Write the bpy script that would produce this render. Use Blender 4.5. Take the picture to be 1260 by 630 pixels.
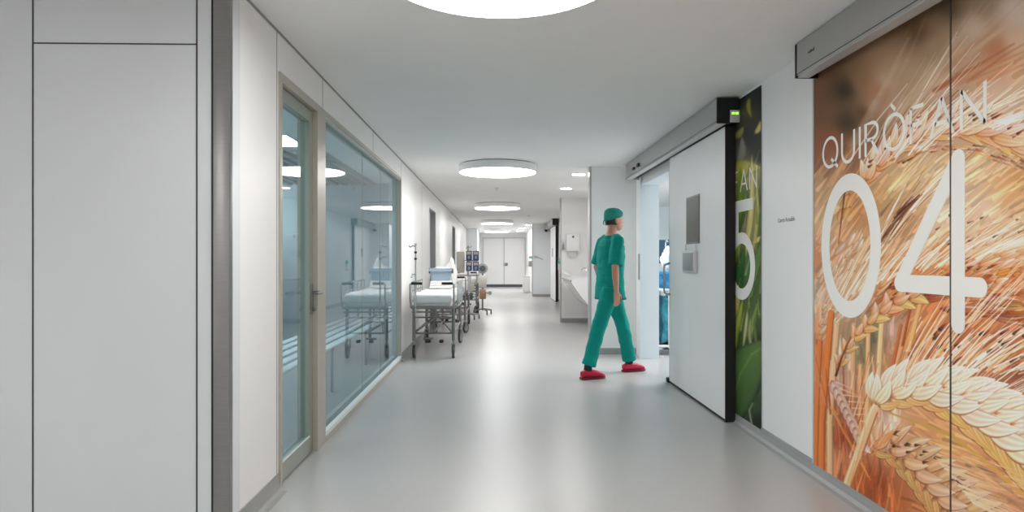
import bpy, bmesh, math, random
import numpy as np
from mathutils import Vector, Matrix

for o in list(bpy.data.objects):
    bpy.data.objects.remove(o, do_unlink=True)
SC = bpy.context.scene
COL = SC.collection
PI = math.pi

# ---------------------------------------------------------------- camera
F = 800.0                       # focal length in pixels of the 1260 wide frame
PSI = math.atan(19/F)           # the camera is turned a little to the right of the corridor axis
EYE = 1.25
cam_data = bpy.data.cameras.new('camera')
cam_data.sensor_width = 36; cam_data.lens = F/1260*36
cam_data.shift_y = 5/1260
cam_data.clip_start = 0.05; cam_data.clip_end = 100
cam = bpy.data.objects.new('camera', cam_data); COL.objects.link(cam)
cam.location = (0, 0, EYE); cam.rotation_euler = (PI/2, 0, -PSI)
SC.camera = cam
CP, SP = math.cos(PSI), math.sin(PSI)
def wy(px, X):                  # Y on the wall plane X seen at picture column px
    t = (px-630)/F
    return X*(CP-t*SP)/(SP+t*CP)
def wz(py, X, Y):
    return EYE+(320-py)*(Y*CP+X*SP)/F

# ---------------------------------------------------------------- world, exposure
W = bpy.data.worlds.new('world'); SC.world = W; W.use_nodes = True
W.node_tree.nodes['Background'].inputs[0].default_value = (1, 1, 1, 1)
W.node_tree.nodes['Background'].inputs[1].default_value = 0.6
SC.view_settings.view_transform = 'Standard'
SC.view_settings.look = 'None'
SC.view_settings.exposure = 0.80
SC.view_settings.gamma = 1
SC.view_settings.use_curve_mapping = False
SC.cycles.max_bounces = 16; SC.cycles.diffuse_bounces = 12; SC.cycles.glossy_bounces = 6; SC.cycles.transparent_max_bounces = 16
LAMP = 8.5                     # radiance of the round ceiling lamps
H = 2.49                        # ceiling height
XL, XR = -1.18, 1.85            # corridor walls

# ---------------------------------------------------------------- materials
def lin(c):
    return tuple(((v/255)/12.92 if v/255 <= .04045 else ((v/255+.055)/1.055)**2.4) for v in c)
def mat(name, rgb, rough=.5, metal=0.0, spec=.5, noise=0.0, scale=8, bump=0.0, bscale=60, coat=0.0, emit=None, stretch=None):
    m = bpy.data.materials.new(name); m.use_nodes = True
    nt = m.node_tree; b = nt.nodes['Principled BSDF']
    c = lin(rgb)
    b.inputs['Base Color'].default_value = (*c, 1)
    b.inputs['Roughness'].default_value = rough
    b.inputs['Metallic'].default_value = metal
    b.inputs['Specular IOR Level'].default_value = spec
    b.inputs['Coat Weight'].default_value = coat
    tc = nt.nodes.new('ShaderNodeTexCoord')
    src = tc.outputs['Object']
    if stretch:
        mp = nt.nodes.new('ShaderNodeMapping'); mp.inputs['Scale'].default_value = stretch
        nt.links.new(src, mp.inputs[0]); src = mp.outputs[0]
    n = nt.nodes.new('ShaderNodeTexNoise'); n.inputs['Scale'].default_value = scale; n.inputs['Detail'].default_value = 4
    nt.links.new(src, n.inputs['Vector'])
    if noise > 0:
        r = nt.nodes.new('ShaderNodeValToRGB')
        r.color_ramp.elements[0].position = .3; r.color_ramp.elements[1].position = .7
        r.color_ramp.elements[0].color = (*[max(0, v*(1-noise)) for v in c], 1)
        r.color_ramp.elements[1].color = (*[min(1, v*(1+noise)) for v in c], 1)
        nt.links.new(n.outputs['Fac'], r.inputs[0]); nt.links.new(r.outputs[0], b.inputs['Base Color'])
    if bump > 0:
        n2 = nt.nodes.new('ShaderNodeTexNoise'); n2.inputs['Scale'].default_value = bscale
        nt.links.new(src, n2.inputs['Vector'])
        bp = nt.nodes.new('ShaderNodeBump'); bp.inputs['Strength'].default_value = bump; bp.inputs['Distance'].default_value = .01
        nt.links.new(n2.outputs['Fac'], bp.inputs['Height']); nt.links.new(bp.outputs[0], b.inputs['Normal'])
    if emit:
        b.inputs['Emission Color'].default_value = (*lin(emit[0]), 1); b.inputs['Emission Strength'].default_value = emit[1]
    return m
M = {}
M['wall'] = mat('white_laminate', (242, 241, 240), .38, noise=.012, scale=2)
M['wall_panel'] = mat('grey_white_laminate', (226, 229, 232), .36, noise=.015, scale=1.5)
M['ceiling'] = mat('ceiling_paint', (240, 240, 239), .8, spec=.2, noise=.01, scale=3)
M['joint'] = mat('panel_joint_shadow_grey', (150, 150, 150), .7)
M['reveal'] = mat('dark_reveal', (64, 64, 66), .6)
M['base'] = mat('grey_vinyl_skirting', (158, 158, 157), .4, noise=.03, scale=30)
M['steel'] = mat('brushed_steel', (160, 159, 158), .38, 1.0, noise=.03, scale=14, stretch=(1, 1, 12))
M['steel_dark'] = mat('dull_steel', (140, 138, 136), .38, 1.0)
M['chrome'] = mat('chrome', (205, 205, 205), .14, 1.0)
M['frame'] = mat('champagne_aluminium', (186, 180, 168), .35, .35, noise=.02, scale=20)
M['frame_green'] = mat('greenish_aluminium', (160, 166, 156), .35, .35)
M['alu'] = mat('satin_aluminium', (178, 177, 175), .36, .45)
M['alu_light'] = mat('pale_aluminium', (206, 204, 203), .4, .2)
M['black'] = mat('black_plastic', (22, 22, 24), .45)
M['rubber'] = mat('black_rubber', (26, 25, 25), .6)
M['tyre'] = mat('grey_rubber_tyre', (70, 70, 70), .6)
M['white'] = mat('white_plastic', (236, 236, 236), .35)
M['offwhite'] = mat('off_white_plastic', (214, 214, 212), .4)
M['grey'] = mat('grey_plastic', (150, 152, 154), .4)
M['darkgrey'] = mat('dark_grey_plastic', (84, 86, 88), .45)
M['porcelain'] = mat('white_porcelain', (240, 240, 240), .15, coat=.4)
M['vinyl_white'] = mat('white_lettering', (243, 240, 234), .5)
M['text_dark'] = mat('dark_print', (70, 70, 72), .5)
M['sheet'] = mat('white_cotton_sheet', (242, 240, 238), .85, spec=.2, bump=.5, bscale=14)
M['mattress'] = mat('pale_mattress', (226, 226, 224), .6, bump=.15, bscale=10)
M['mattress_green'] = mat('pale_green_mattress_band', (226, 230, 227), .6)
M['lamp_ring'] = mat('white_lamp_casing', (244, 244, 244), .5)
M['bin_blue'] = mat('blue_grey_plastic', (150, 168, 186), .4)
M['navy'] = mat('navy_plastic', (74, 86, 120), .35)
M['beige'] = mat('beige_casing', (196, 190, 180), .45)
M['teal_label'] = mat('teal_label', (92, 190, 176), .5)
M['drape'] = mat('blue_surgical_drape', (40, 128, 176), .7, noise=.35, scale=9, bump=.8, bscale=12)
M['drape_teal'] = mat('teal_surgical_drape', (60, 140, 160), .7, noise=.4, scale=14, bump=.8, bscale=14)
M['screen'] = mat('dark_blue_screen', (40, 62, 84), .12, coat=.5)
M['scrub'] = mat('green_scrub_cotton', (14, 146, 134), .85, spec=.2, noise=.10, scale=5, bump=.6, bscale=9)
M['scrub_dark'] = mat('dark_green_hem', (12, 112, 112), .85, spec=.2)
M['cap'] = mat('green_cap_cotton', (52, 150, 138), .85, spec=.2, noise=.1, scale=14, bump=.4, bscale=30)
M['skin'] = mat('skin', (206, 150, 126), .5, noise=.06, scale=12)
M['hair'] = mat('dark_hair', (52, 40, 34), .6)
M['lip'] = mat('lips', (176, 104, 94), .5)
M['eye'] = mat('eye_white', (232, 230, 226), .2)
M['shoe'] = mat('red_clog_rubber', (200, 30, 62), .4, noise=.08, scale=20)
M['sole'] = mat('dark_red_sole', (130, 22, 46), .5)
M['sock'] = mat('dark_sock', (44, 44, 54), .8)
M['slat'] = mat('white_metal_slat', (236, 240, 242), .3)
M['room_blue'] = mat('pale_blue_wall', (214, 222, 226), .6)
M['room_cyan'] = mat('pale_cyan_wall', (232, 242, 246), .5)
M['jamb'] = mat('cold_white_jamb', (232, 238, 244), .35)
M['red_led'] = mat('green_display', (120, 200, 60), .3, emit=((150, 220, 70), 1.0))
M['graphite'] = mat('smoked_glass', (74, 73, 66), .3, .0, noise=.06, scale=3, stretch=(1, 1, 1))
M['bottle'] = mat('amber_bottle', (150, 120, 90), .3)

def floor_material():
    m = bpy.data.materials.new('grey_vinyl_floor'); m.use_nodes = True
    nt = m.node_tree; b = nt.nodes['Principled BSDF']
    tc = nt.nodes.new('ShaderNodeTexCoord')
    mp = nt.nodes.new('ShaderNodeMapping'); mp.inputs['Scale'].default_value = (1, .35, 1)
    nt.links.new(tc.outputs['Object'], mp.inputs[0])
    n = nt.nodes.new('ShaderNodeTexNoise'); n.inputs['Scale'].default_value = .5; n.inputs['Detail'].default_value = 1
    n2 = nt.nodes.new('ShaderNodeTexNoise'); n2.inputs['Scale'].default_value = 160; n2.inputs['Detail'].default_value = 2
    nt.links.new(mp.outputs[0], n.inputs['Vector']); nt.links.new(tc.outputs['Object'], n2.inputs['Vector'])
    r = nt.nodes.new('ShaderNodeValToRGB')
    r.color_ramp.elements[0].position = .3; r.color_ramp.elements[1].position = .75
    r.color_ramp.elements[0].color = (*lin((176, 175, 174)), 1); r.color_ramp.elements[1].color = (*lin((182, 181, 180)), 1)
    nt.links.new(n.outputs['Fac'], r.inputs[0])
    mx = nt.nodes.new('ShaderNodeMix'); mx.data_type = 'RGBA'; mx.blend_type = 'OVERLAY'; mx.inputs[0].default_value = .08
    nt.links.new(r.outputs[0], mx.inputs[6]); nt.links.new(n2.outputs['Fac'], mx.inputs[7])
    nt.links.new(mx.outputs[2], b.inputs['Base Color'])
    b.inputs['Roughness'].default_value = .27; b.inputs['Specular IOR Level'].default_value = .5
    rr = nt.nodes.new('ShaderNodeMapRange'); rr.inputs[3].default_value = .29; rr.inputs[4].default_value = .31
    nt.links.new(n.outputs['Fac'], rr.inputs[0]); nt.links.new(rr.outputs[0], b.inputs['Roughness'])
    return m
M['floor'] = floor_material()

def glass_material(name, tint, ior=1.5):
    m = bpy.data.materials.new(name); m.use_nodes = True
    nt = m.node_tree; nt.nodes.remove(nt.nodes['Principled BSDF'])
    out = nt.nodes['Material Output']
    tr = nt.nodes.new('ShaderNodeBsdfTransparent'); tr.inputs[0].default_value = (*lin(tint), 1)
    gl = nt.nodes.new('ShaderNodeBsdfGlossy'); gl.inputs['Roughness'].default_value = .015
    gl.inputs[0].default_value = (.93, .97, 1, 1)
    fr = nt.nodes.new('ShaderNodeFresnel'); fr.inputs[0].default_value = ior
    mx = nt.nodes.new('ShaderNodeMixShader')
    ge = nt.nodes.new('ShaderNodeNewGeometry')
    sb = nt.nodes.new('ShaderNodeMath'); sb.operation = 'SUBTRACT'; sb.inputs[0].default_value = 1
    ml = nt.nodes.new('ShaderNodeMath'); ml.operation = 'MULTIPLY'
    nt.links.new(ge.outputs['Backfacing'], sb.inputs[1]); nt.links.new(fr.outputs[0], ml.inputs[0]); nt.links.new(sb.outputs[0], ml.inputs[1])
    nt.links.new(ml.outputs[0], mx.inputs[0]); nt.links.new(tr.outputs[0], mx.inputs[1]); nt.links.new(gl.outputs[0], mx.inputs[2])
    nt.links.new(mx.outputs[0], out.inputs[0])
    return m
M['glass'] = glass_material('blue_tinted_glass', (218, 234, 238), 1.5)
M['glass_clear'] = glass_material('clear_glass', (236, 244, 246), 1.45)

def lamp_material(name, rgb, strength):
    m = bpy.data.materials.new(name); m.use_nodes = True
    nt = m.node_tree; b = nt.nodes['Principled BSDF']
    b.inputs['Base Color'].default_value = (.9, .9, .9, 1)
    b.inputs['Emission Color'].default_value = (*rgb, 1); b.inputs['Emission Strength'].default_value = strength
    return m
M['lamp'] = lamp_material('lamp_diffuser', (1, .996, .988), LAMP)
M['downlight'] = lamp_material('downlight_lens', (1, .99, .98), 80)
M['panel_light'] = lamp_material('panel_light_diffuser', (1, .985, .97), 9.5)
M['or_light'] = lamp_material('operating_room_light', (.97, .99, 1), 5.5)

# ---------------------------------------------------------------- mesh helpers
class MB:
    def __init__(s): s.v = []; s.f = []; s.sm = []
    def add(s, vs, fs, smooth=False):
        b = len(s.v); s.v += [tuple(v) for v in vs]
        s.f += [tuple(i+b for i in f) for f in fs]; s.sm += [smooth]*len(fs)
        return s
    def box(s, x0, x1, y0, y1, z0, z1):
        vs = [(x0, y0, z0), (x1, y0, z0), (x1, y1, z0), (x0, y1, z0), (x0, y0, z1), (x1, y0, z1), (x1, y1, z1), (x0, y1, z1)]
        return s.add(vs, [(0, 3, 2, 1), (4, 5, 6, 7), (0, 1, 5, 4), (1, 2, 6, 5), (2, 3, 7, 6), (3, 0, 4, 7)])
    def rbox(s, x0, x1, y0, y1, z0, z1, r=.01, seg=2):
        bm = bmesh.new(); bmesh.ops.create_cube(bm, size=1)
        bmesh.ops.scale(bm, vec=(x1-x0, y1-y0, z1-z0), verts=bm.verts)
        bmesh.ops.translate(bm, vec=((x0+x1)/2, (y0+y1)/2, (z0+z1)/2), verts=bm.verts)
        r = min(r, .49*min(x1-x0, y1-y0, z1-z0))
        bmesh.ops.bevel(bm, geom=bm.edges[:], offset=r, segments=seg, profile=.5, affect='EDGES')
        bm.verts.index_update()
        s.add([v.co[:] for v in bm.verts], [[v.index for v in f.verts] for f in bm.faces], True); bm.free()
        return s
    def loft(s, rings, caps=True, smooth=True):
        n = len(rings[0]); vs = [p for r in rings for p in r]; fs = []
        for k in range(len(rings)-1):
            for i in range(n):
                j = (i+1) % n
                fs.append((k*n+i, k*n+j, (k+1)*n+j, (k+1)*n+i))
        if caps:
            fs.append(tuple(range(n))[::-1]); fs.append(tuple((len(rings)-1)*n+i for i in range(n)))
        return s.add(vs, fs, smooth)
    def tube(s, pts, r, n=10, caps=True, close=False):
        P = [Vector(p) for p in pts]
        R = r if isinstance(r, (list, tuple)) else [r]*len(P)
        rings = []; up = None
        for i, p in enumerate(P):
            if i == 0: d = P[1]-P[0]
            elif i == len(P)-1: d = P[-1]-P[-2]
            else: d = (P[i+1]-P[i]).normalized()+(P[i]-P[i-1]).normalized()
            d.normalize()
            if up is None:
                a = Vector((0, 0, 1)) if abs(d.z) < .9 else Vector((1, 0, 0))
                up = d.cross(a).normalized()
            up = (up-d*up.dot(d)).normalized(); w = d.cross(up)
            rings.append([tuple(p+(up*math.cos(2*PI*k/n)+w*math.sin(2*PI*k/n))*R[i]) for k in range(n)])
        return s.loft(rings, caps)
    def lathe(s, prof, c=(0, 0, 0), n=24, axis='z', caps=True):
        rings = []
        for (r, h) in prof:
            ring = []
            for k in range(n):
                a = 2*PI*k/n; u, v = r*math.cos(a), r*math.sin(a)
                p = {'z': (u, v, h), 'x': (h, u, v), 'y': (v, h, u)}[axis]
                ring.append((p[0]+c[0], p[1]+c[1], p[2]+c[2]))
            rings.append(ring)
        return s.loft(rings, caps)
    def prism(s, poly, axis, a, b):
        """poly: 2D outline in the two axes other than `axis`, extruded from a to b"""
        def P(u, v, t): return {'x': (t, u, v), 'y': (u, t, v), 'z': (u, v, t)}[axis]
        n = len(poly)
        vs = [P(u, v, a) for u, v in poly]+[P(u, v, b) for u, v in poly]
        fs = [tuple(range(n)), tuple(range(n, 2*n))[::-1]]+[(i, (i+1) % n, (i+1) % n+n, i+n) for i in range(n)]
        return s.add(vs, fs)
    def ball(s, c, rx, ry, rz, n=16, m=10):
        rings = []
        for j in range(1, m):
            t = PI*j/m-PI/2
            rings.append([(c[0]+rx*math.cos(t)*math.cos(2*PI*k/n), c[1]+ry*math.cos(t)*math.sin(2*PI*k/n), c[2]+rz*math.sin(t)) for k in range(n)])
        return s.loft(rings)
    def xf(s, mtx):
        s.v = [tuple(mtx @ Vector(v)) for v in s.v]; return s
    def build(s, name, m, parent=None, fix=True):
        me = bpy.data.meshes.new(name); me.from_pydata(s.v, [], s.f)
        for i, p in enumerate(me.polygons): p.use_smooth = s.sm[i]
        if fix:
            bm = bmesh.new(); bm.from_mesh(me); bmesh.ops.recalc_face_normals(bm, faces=bm.faces[:]); bm.to_mesh(me); bm.free()
        me.materials.append(m); me.update()
        if any(s.sm):
            try: me.set_sharp_from_angle(angle=math.radians(38))
            except Exception: pass
        o = bpy.data.objects.new(name, me); COL.objects.link(o)
        if parent is not None: o.parent = parent
        return o
def struct(o):
    o['kind'] = 'structure'; return o
def tag(o, label, cat, group=None):
    o['label'] = label; o['category'] = cat
    if group: o['group'] = group
    return o
def empty(name, loc=(0, 0, 0), rz=0):
    o = bpy.data.objects.new(name, None); COL.objects.link(o); o.empty_display_size = .1
    o.location = loc; o.rotation_euler = (0, 0, rz); return o
def copy_tree(o, parent=None):
    c = o.copy(); COL.objects.link(c)
    if parent is not None: c.parent = parent
    for ch in list(o.children): copy_tree(ch, c)
    return c
def stroke_mesh(mb, pts, w, X, th, cap=True, closed=False, capn=8):
    """a band of width w along pts=(Y,z) on the plane X, raised towards the corridor by th"""
    n = len(pts)
    L, Rr = [], []
    for i in range(n):
        if closed: a = pts[(i-1) % n]; b = pts[(i+1) % n]
        else: a = pts[max(i-1, 0)]; b = pts[min(i+1, n-1)]
        dx, dz = b[0]-a[0], b[1]-a[1]; l = math.hypot(dx, dz) or 1
        k = 1.0
        if 0 < i < n-1 or closed:
            p = pts[i]; d1 = Vector((p[0]-a[0], p[1]-a[1])).normalized(); d2 = Vector((b[0]-p[0], b[1]-p[1])).normalized()
            k = 1/max(.35, math.cos(d1.angle(d2)/2))
        nx, nz = -dz/l*w/2*k, dx/l*w/2*k
        L.append((pts[i][0]+nx, pts[i][1]+nz)); Rr.append((pts[i][0]-nx, pts[i][1]-nz))
    m = n if closed else n-1
    for i in range(m):
        j = (i+1) % n
        mb.prism([L[i], L[j], Rr[j], Rr[i]], 'x', X-th, X)
    if cap and not closed:
        for (p, q) in ((pts[0], pts[1]), (pts[-1], pts[-2])):
            a0 = math.atan2(p[1]-q[1], p[0]-q[0])
            mb.prism([(p[0]+math.cos(a0-PI/2+PI*k/capn)*w/2, p[1]+math.sin(a0-PI/2+PI*k/capn)*w/2) for k in range(capn+1)], 'x', X-th, X)
# ================================================================= THE SETTING
YB = -7.0                       # end of the lobby behind the camera
YE = 30.3                       # far end of the corridor
FY = 2.90                       # plane of the near panelled wall on the left
struct(MB().box(-4.4, 7.2, YB-.2, YE+.4, -.12, 0).build('floor', M['floor']))
struct(MB().box(-4.4, 7.2, YB-.2, YE+.4, H, H+.15).build('ceiling', M['ceiling']))

# -- near panelled wall on the left, facing the camera
wf = struct(MB().box(-4.2, XL, FY, FY+.12, 0, H).build('wall_front', M['wall_panel']))
j = MB()
for px in (51, 247): j.box((px-611.6)/F*FY-.0035, (px-611.6)/F*FY+.0035, FY-.0012, FY+.002, 0, H)
xa, xb = (51-611.6)/F*FY, (247-611.6)/F*FY
j.box(xa, xb, FY-.0012, FY+.002, wz(53, xa, FY)-.003, wz(53, xa, FY)+.003)
j.build('panel_joint', M['reveal'], wf)
x0, x1 = (266.5-611)/F*FY, XL
MB().rbox(x0, x1+.004, FY-.006, FY+.03, .02, H-.004, .003).build('corner_guard', M['steel'], wf)['label'] = 'brushed steel corner guard'
MB().box(x0-.009, x0, FY-.002, FY+.002, 0, H).build('shadow_gap', M['black'], wf)

# -- left wall of the corridor
GY0, GY1 = wy(342.4, XL), wy(493, XL)
FZ = 2.27
mb = MB().box(XL-.14, XL, FY+.12, GY0, 0, H)
mb.box(XL-.14, XL, GY0, GY1, FZ, H)
DD = [(11.45, 12.62), (17.35, 18.55)]
y = GY1
for (a, b) in DD:
    mb.box(XL-.14, XL, y, a, 0, H); mb.box(XL-.14, XL, a, b, 2.18, H); y = b
mb.box(XL-.14, XL, y, YE, 0, H)
wl = struct(mb.build('wall_left', M['wall']))
j = MB()
for (px, z0) in ((340.5, 0), (397, FZ), (459, FZ), (493.6, 0), (519, 0)):
    yy = wy(px, XL); j.box(XL-.002, XL+.0012, yy-.004, yy+.004, z0, H)
j.build('panel_joint', M['joint'], wl)
MB().box(XL, XL+.004, FY+.0, 25.4, H-.014, H).build('ceiling_gap', M['joint'], wl)
for i, (a, b) in enumerate(DD):
    d = MB().box(XL-.145, XL-.10, a+.002, b-.002, .003, 2.178)
    d = struct(d.build('door_%d' % (i+4), M['wall_panel']))
    MB().box(XL-.10, XL-.001, b-.02, b-.002, .003, 2.178).build('door_lining', M['grey'], d)
    MB().box(XL-.10, XL-.001, a+.002, b-.021, 2.16, 2.178).build('door_lining', M['grey'], d)
    MB().tube([(XL-.10, b-.16, 1.03), (XL-.055, b-.16, 1.03), (XL-.055, b-.28, 1.03)], .009, 8).build('door_handle', M['steel'], d)
# the frontal jog where the corridor narrows
struct(MB().box(XL+.001, -.76, 25.4, YE-.002, 0, H).build('wall_jog', M['wall_panel']))

# -- right wall with the opening into the operating room
OY0, OY1 = 6.55, wy(790, XR)
OZ = 2.23
mb = MB().box(XR, XR+.2, YB, OY0, 0, H).box(XR, XR+.2, OY0, OY1, OZ, H).box(XR, XR+.2, OY1, YE, 0, H)
wr = struct(mb.build('wall_right', M['wall']))
MB().box(XR-.0015, XR+.001, wy(1003, XR)-.004, wy(1003, XR)+.004, 0, H).build('panel_joint', M['joint'], wr)
# opening lining
mb = MB().box(XR-.012, XR+.21, OY1-.03, OY1+.001, 0, OZ).box(XR-.012, XR+.21, OY0, OY1-.03, OZ-.03, OZ)
lin_ = struct(mb.build('trim_1', M['jamb']))
MB().box(XR-.03, XR-.0125, OY1-.0295, OY1+.06, 0, 2.295).build('jamb_face', M['jamb'], lin_)
MB().rbox(XR-.042, XR-.031, OY1+.0, OY1+.03, 1.0, 1.33, .003).build('finger_plate', M['grey'], lin_)
# stub walls that close the scrub niches
def stub(name, x0, y0, th, my):
    o = struct(MB().box(x0, XR-.001, y0, y0+th, 0, H).build(name, M[my]))
    MB().box(x0-.004, x0+.02, y0-.004, y0+th+.002, .0, H-.002).build('edge_trim', M['alu'], o)
    MB().box(x0+.02, XR-.002, y0-.010, y0, 0, .085).build('skirting', M['base'], o)
    return o
S1 = 8.58
stub('wall_niche_near', 1.235, S1, .15, 'wall')
stub('wall_niche_middle', 1.28, 13.0, .12, 'wall')
stub('wall_niche_far', 1.22, 22.2, .15, 'wall_panel')
struct(MB().box(1.36, XR-.001, 22.36, YE, 0, H).build('wall_right_far', M['wall']))
# -- far end
struct(MB().box(-.76, 1.36, YE, YE+.2, 0, H).build('wall_back', M['wall']))
d3 = struct(MB().box(-.60, .335, YE-.05, YE-.001, .012, 2.26).box(.36, 1.30, YE-.05, YE-.001, .012, 2.26).build('door_3', M['wall']))
MB().box(-.66, 1.355, YE-.06, YE-.002, 2.262, 2.31).box(-.66, -.602, YE-.06, YE-.002, 0, 2.262).box(1.302, 1.355, YE-.06, YE-.002, 0, 2.262).build('door_frame', M['offwhite'], d3)
MB().box(.336, .359, YE-.06, YE-.002, .012, 2.26).build('door_gap', M['grey'], d3)
MB().box(-.60, 1.30, YE-.062, YE-.051, .0, .12).build('kick_plate', M['darkgrey'], d3)
MB().rbox(.38, .52, YE-.075, YE-.051, .98, 1.12, .01).build('lock_case', M['grey'], d3)

# -- skirting
def skirt(name, x0, x1, y0, y1, h=.10, side=1):
    mb = MB()
    if side > 0:   # on the left wall, coved into the floor towards +x
        prof = [(x0, 0), (x0, h), (x0+.006, h), (x0+.008, .05), (x0+.014, .022), (x0+.028, .006), (x0+.05, .0012), (x0+.05, 0)]
    else:
        prof = [(x0, 0), (x0, h), (x0-.006, h), (x0-.008, .05), (x0-.014, .022), (x0-.028, .006), (x0-.05, .0012), (x0-.05, 0)]
    mb.prism(prof, 'y', y0, y1)
    return struct(mb.build(name, M['base']))
skirt('baseboard_left', XL, 0, FY+.0, GY0-.002)
skirt('baseboard_left_middle', XL, 0, GY1+.002, DD[0][0])
skirt('baseboard_left_far', XL, 0, DD[0][1], DD[1][0])
skirt('baseboard_left_end', XL, 0, DD[1][1], 25.4)
skirt('baseboard_right', XR, 0, YB, OY0, .085, -1)
skirt('baseboard_right_middle', XR, 0, 13.13, 22.19, .085, -1)
skirt('baseboard_niche', XR, 0, S1+.16, 12.99, .085, -1)
struct(MB().box(XL+.03, -.762, 25.39, 25.4, 0, .09).build('baseboard_jog', M['base']))

# -- lobby behind the camera
struct(MB().box(-4.4, 7.2, YB-.2, YB, 0, H).build('wall_lobby_back', M['wall']))
struct(MB().box(-4.4, -4.2, YB, YE, 0, H).build('wall_lobby_left', M['wall']))

# -- room behind the glazing
struct(MB().box(-4.199, XL-.141, 10.2, 10.3, 0, H).build('wall_glazed_room_end', M['room_blue']))
struct(MB().box(-4.199, -4.15, FY+.12, 10.2, 0, H).build('wall_glazed_room_side', M['room_blue']))
sc_ = MB().box(-4.14, XL-.142, FY+.13, 10.19, H-.045, H-.04)
rc = struct(sc_.build('ceiling_glazed_room', M['ceiling']))
for k in range(11):
    x = -3.35+k*.14
    MB().rbox(x, x+.075, 7.1, 10.1, H-.085, H-.046, .006, 1).build('ceiling_slat', M['grey'], rc)

# -- operating room
struct(MB().box(XR+.201, 7.0, 15.0, 15.2, 0, H).build('wall_operating_end', M['room_cyan']))
struct(MB().box(7.0, 7.2, 3.0, 15.2, 0, H).build('wall_operating_side', M['room_cyan']))
struct(MB().box(XR+.201, 7.0, 2.8, 3.0, 0, H).build('wall_operating_near', M['room_cyan']))

# -- door_1 (glass door) and window_1 (fixed glazing)
def wglass():
    dy = wy(388.5, XL)
    # outer frame of the door
    fr = MB().box(XL-.12, XL+.012, GY0, GY0+.035, 0, FZ).box(XL-.12, XL+.012, dy+.001, wy(398.6, XL), 0, FZ).box(XL-.12, XL+.012, GY0+.035, dy+.001, FZ-.05, FZ)
    d = struct(fr.build('door_1', M['frame']))
    ly0, ly1 = GY0+.038, dy-.002
    lf = MB().box(XL-.075, XL-.02, ly0, ly0+.03, .01, FZ-.054).box(XL-.075, XL-.02, ly1-.075, ly1, .01, FZ-.054)
    lf.box(XL-.075, XL-.02, ly0+.03, ly1-.075, .01, .115).box(XL-.075, XL-.02, ly0+.03, ly1-.075, FZ-.13, FZ-.054)
    leaf = lf.build('door_leaf', M['frame_green'], d)
    MB().box(XL-.052, XL-.044, ly0+.028, ly1-.073, .113, FZ-.128).build('glass_pane', M['glass'], d)
    MB().box(XL-.0205, XL-.017, ly0+.03, ly1-.075, .115, .126).build('glazing_bead', M['slat'], d)
    yh = ly1-.03
    h = MB().tube([(XL-.02, yh, 1.04), (XL+.045, yh, 1.04), (XL+.05, yh-.01, 1.04), (XL+.05, yh-.13, 1.04)], .010, 10)
    h.rbox(XL-.02, XL-.012, yh-.018, yh+.018, .90, 1.10, .003)
    h.lathe([(.011, XL-.012), (.011, XL+.006)], (0, yh, .93), 12, 'x')
    h.build('door_handle', M['steel_dark'], d)
    # fixed glazing
    wy0 = wy(398.6, XL)+.001
    w = MB().box(XL-.12, XL+.012, wy0, GY1, 0, .045).box(XL-.12, XL+.012, wy0, GY1, FZ-.03, FZ).box(XL-.12, XL+.012, GY1-.04, GY1, .045, FZ-.03)
    w = struct(w.build('window_1', M['frame']))
    MB().box(XL-.02, XL+.014, wy0, GY1-.04, .0455, .075).build('window_sill', M['slat'], w)
    MB().box(XL-.02, XL+.0005, wy0, GY1-.04, FZ-.042, FZ-.0305).build('glazing_bead', M['alu_light'], w)
    MB().box(XL-.052, XL-.044, wy0, GY1-.04, .046, FZ-.03).build('glass_pane', M['glass'], w)
    for t in (.42, .68):
        yy = wy0+(GY1-wy0)*t
        MB().box(XL-.0525, XL-.0435, yy-.003, yy+.003, .046, FZ-.03).build('glass_joint', M['frame_green'], w)
    MB().box(XL-.115, XL-.05, GY1-.06, GY1-.041, .046, FZ-.03).build('blue_jamb', M['room_blue'], w)
wglass()
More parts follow.
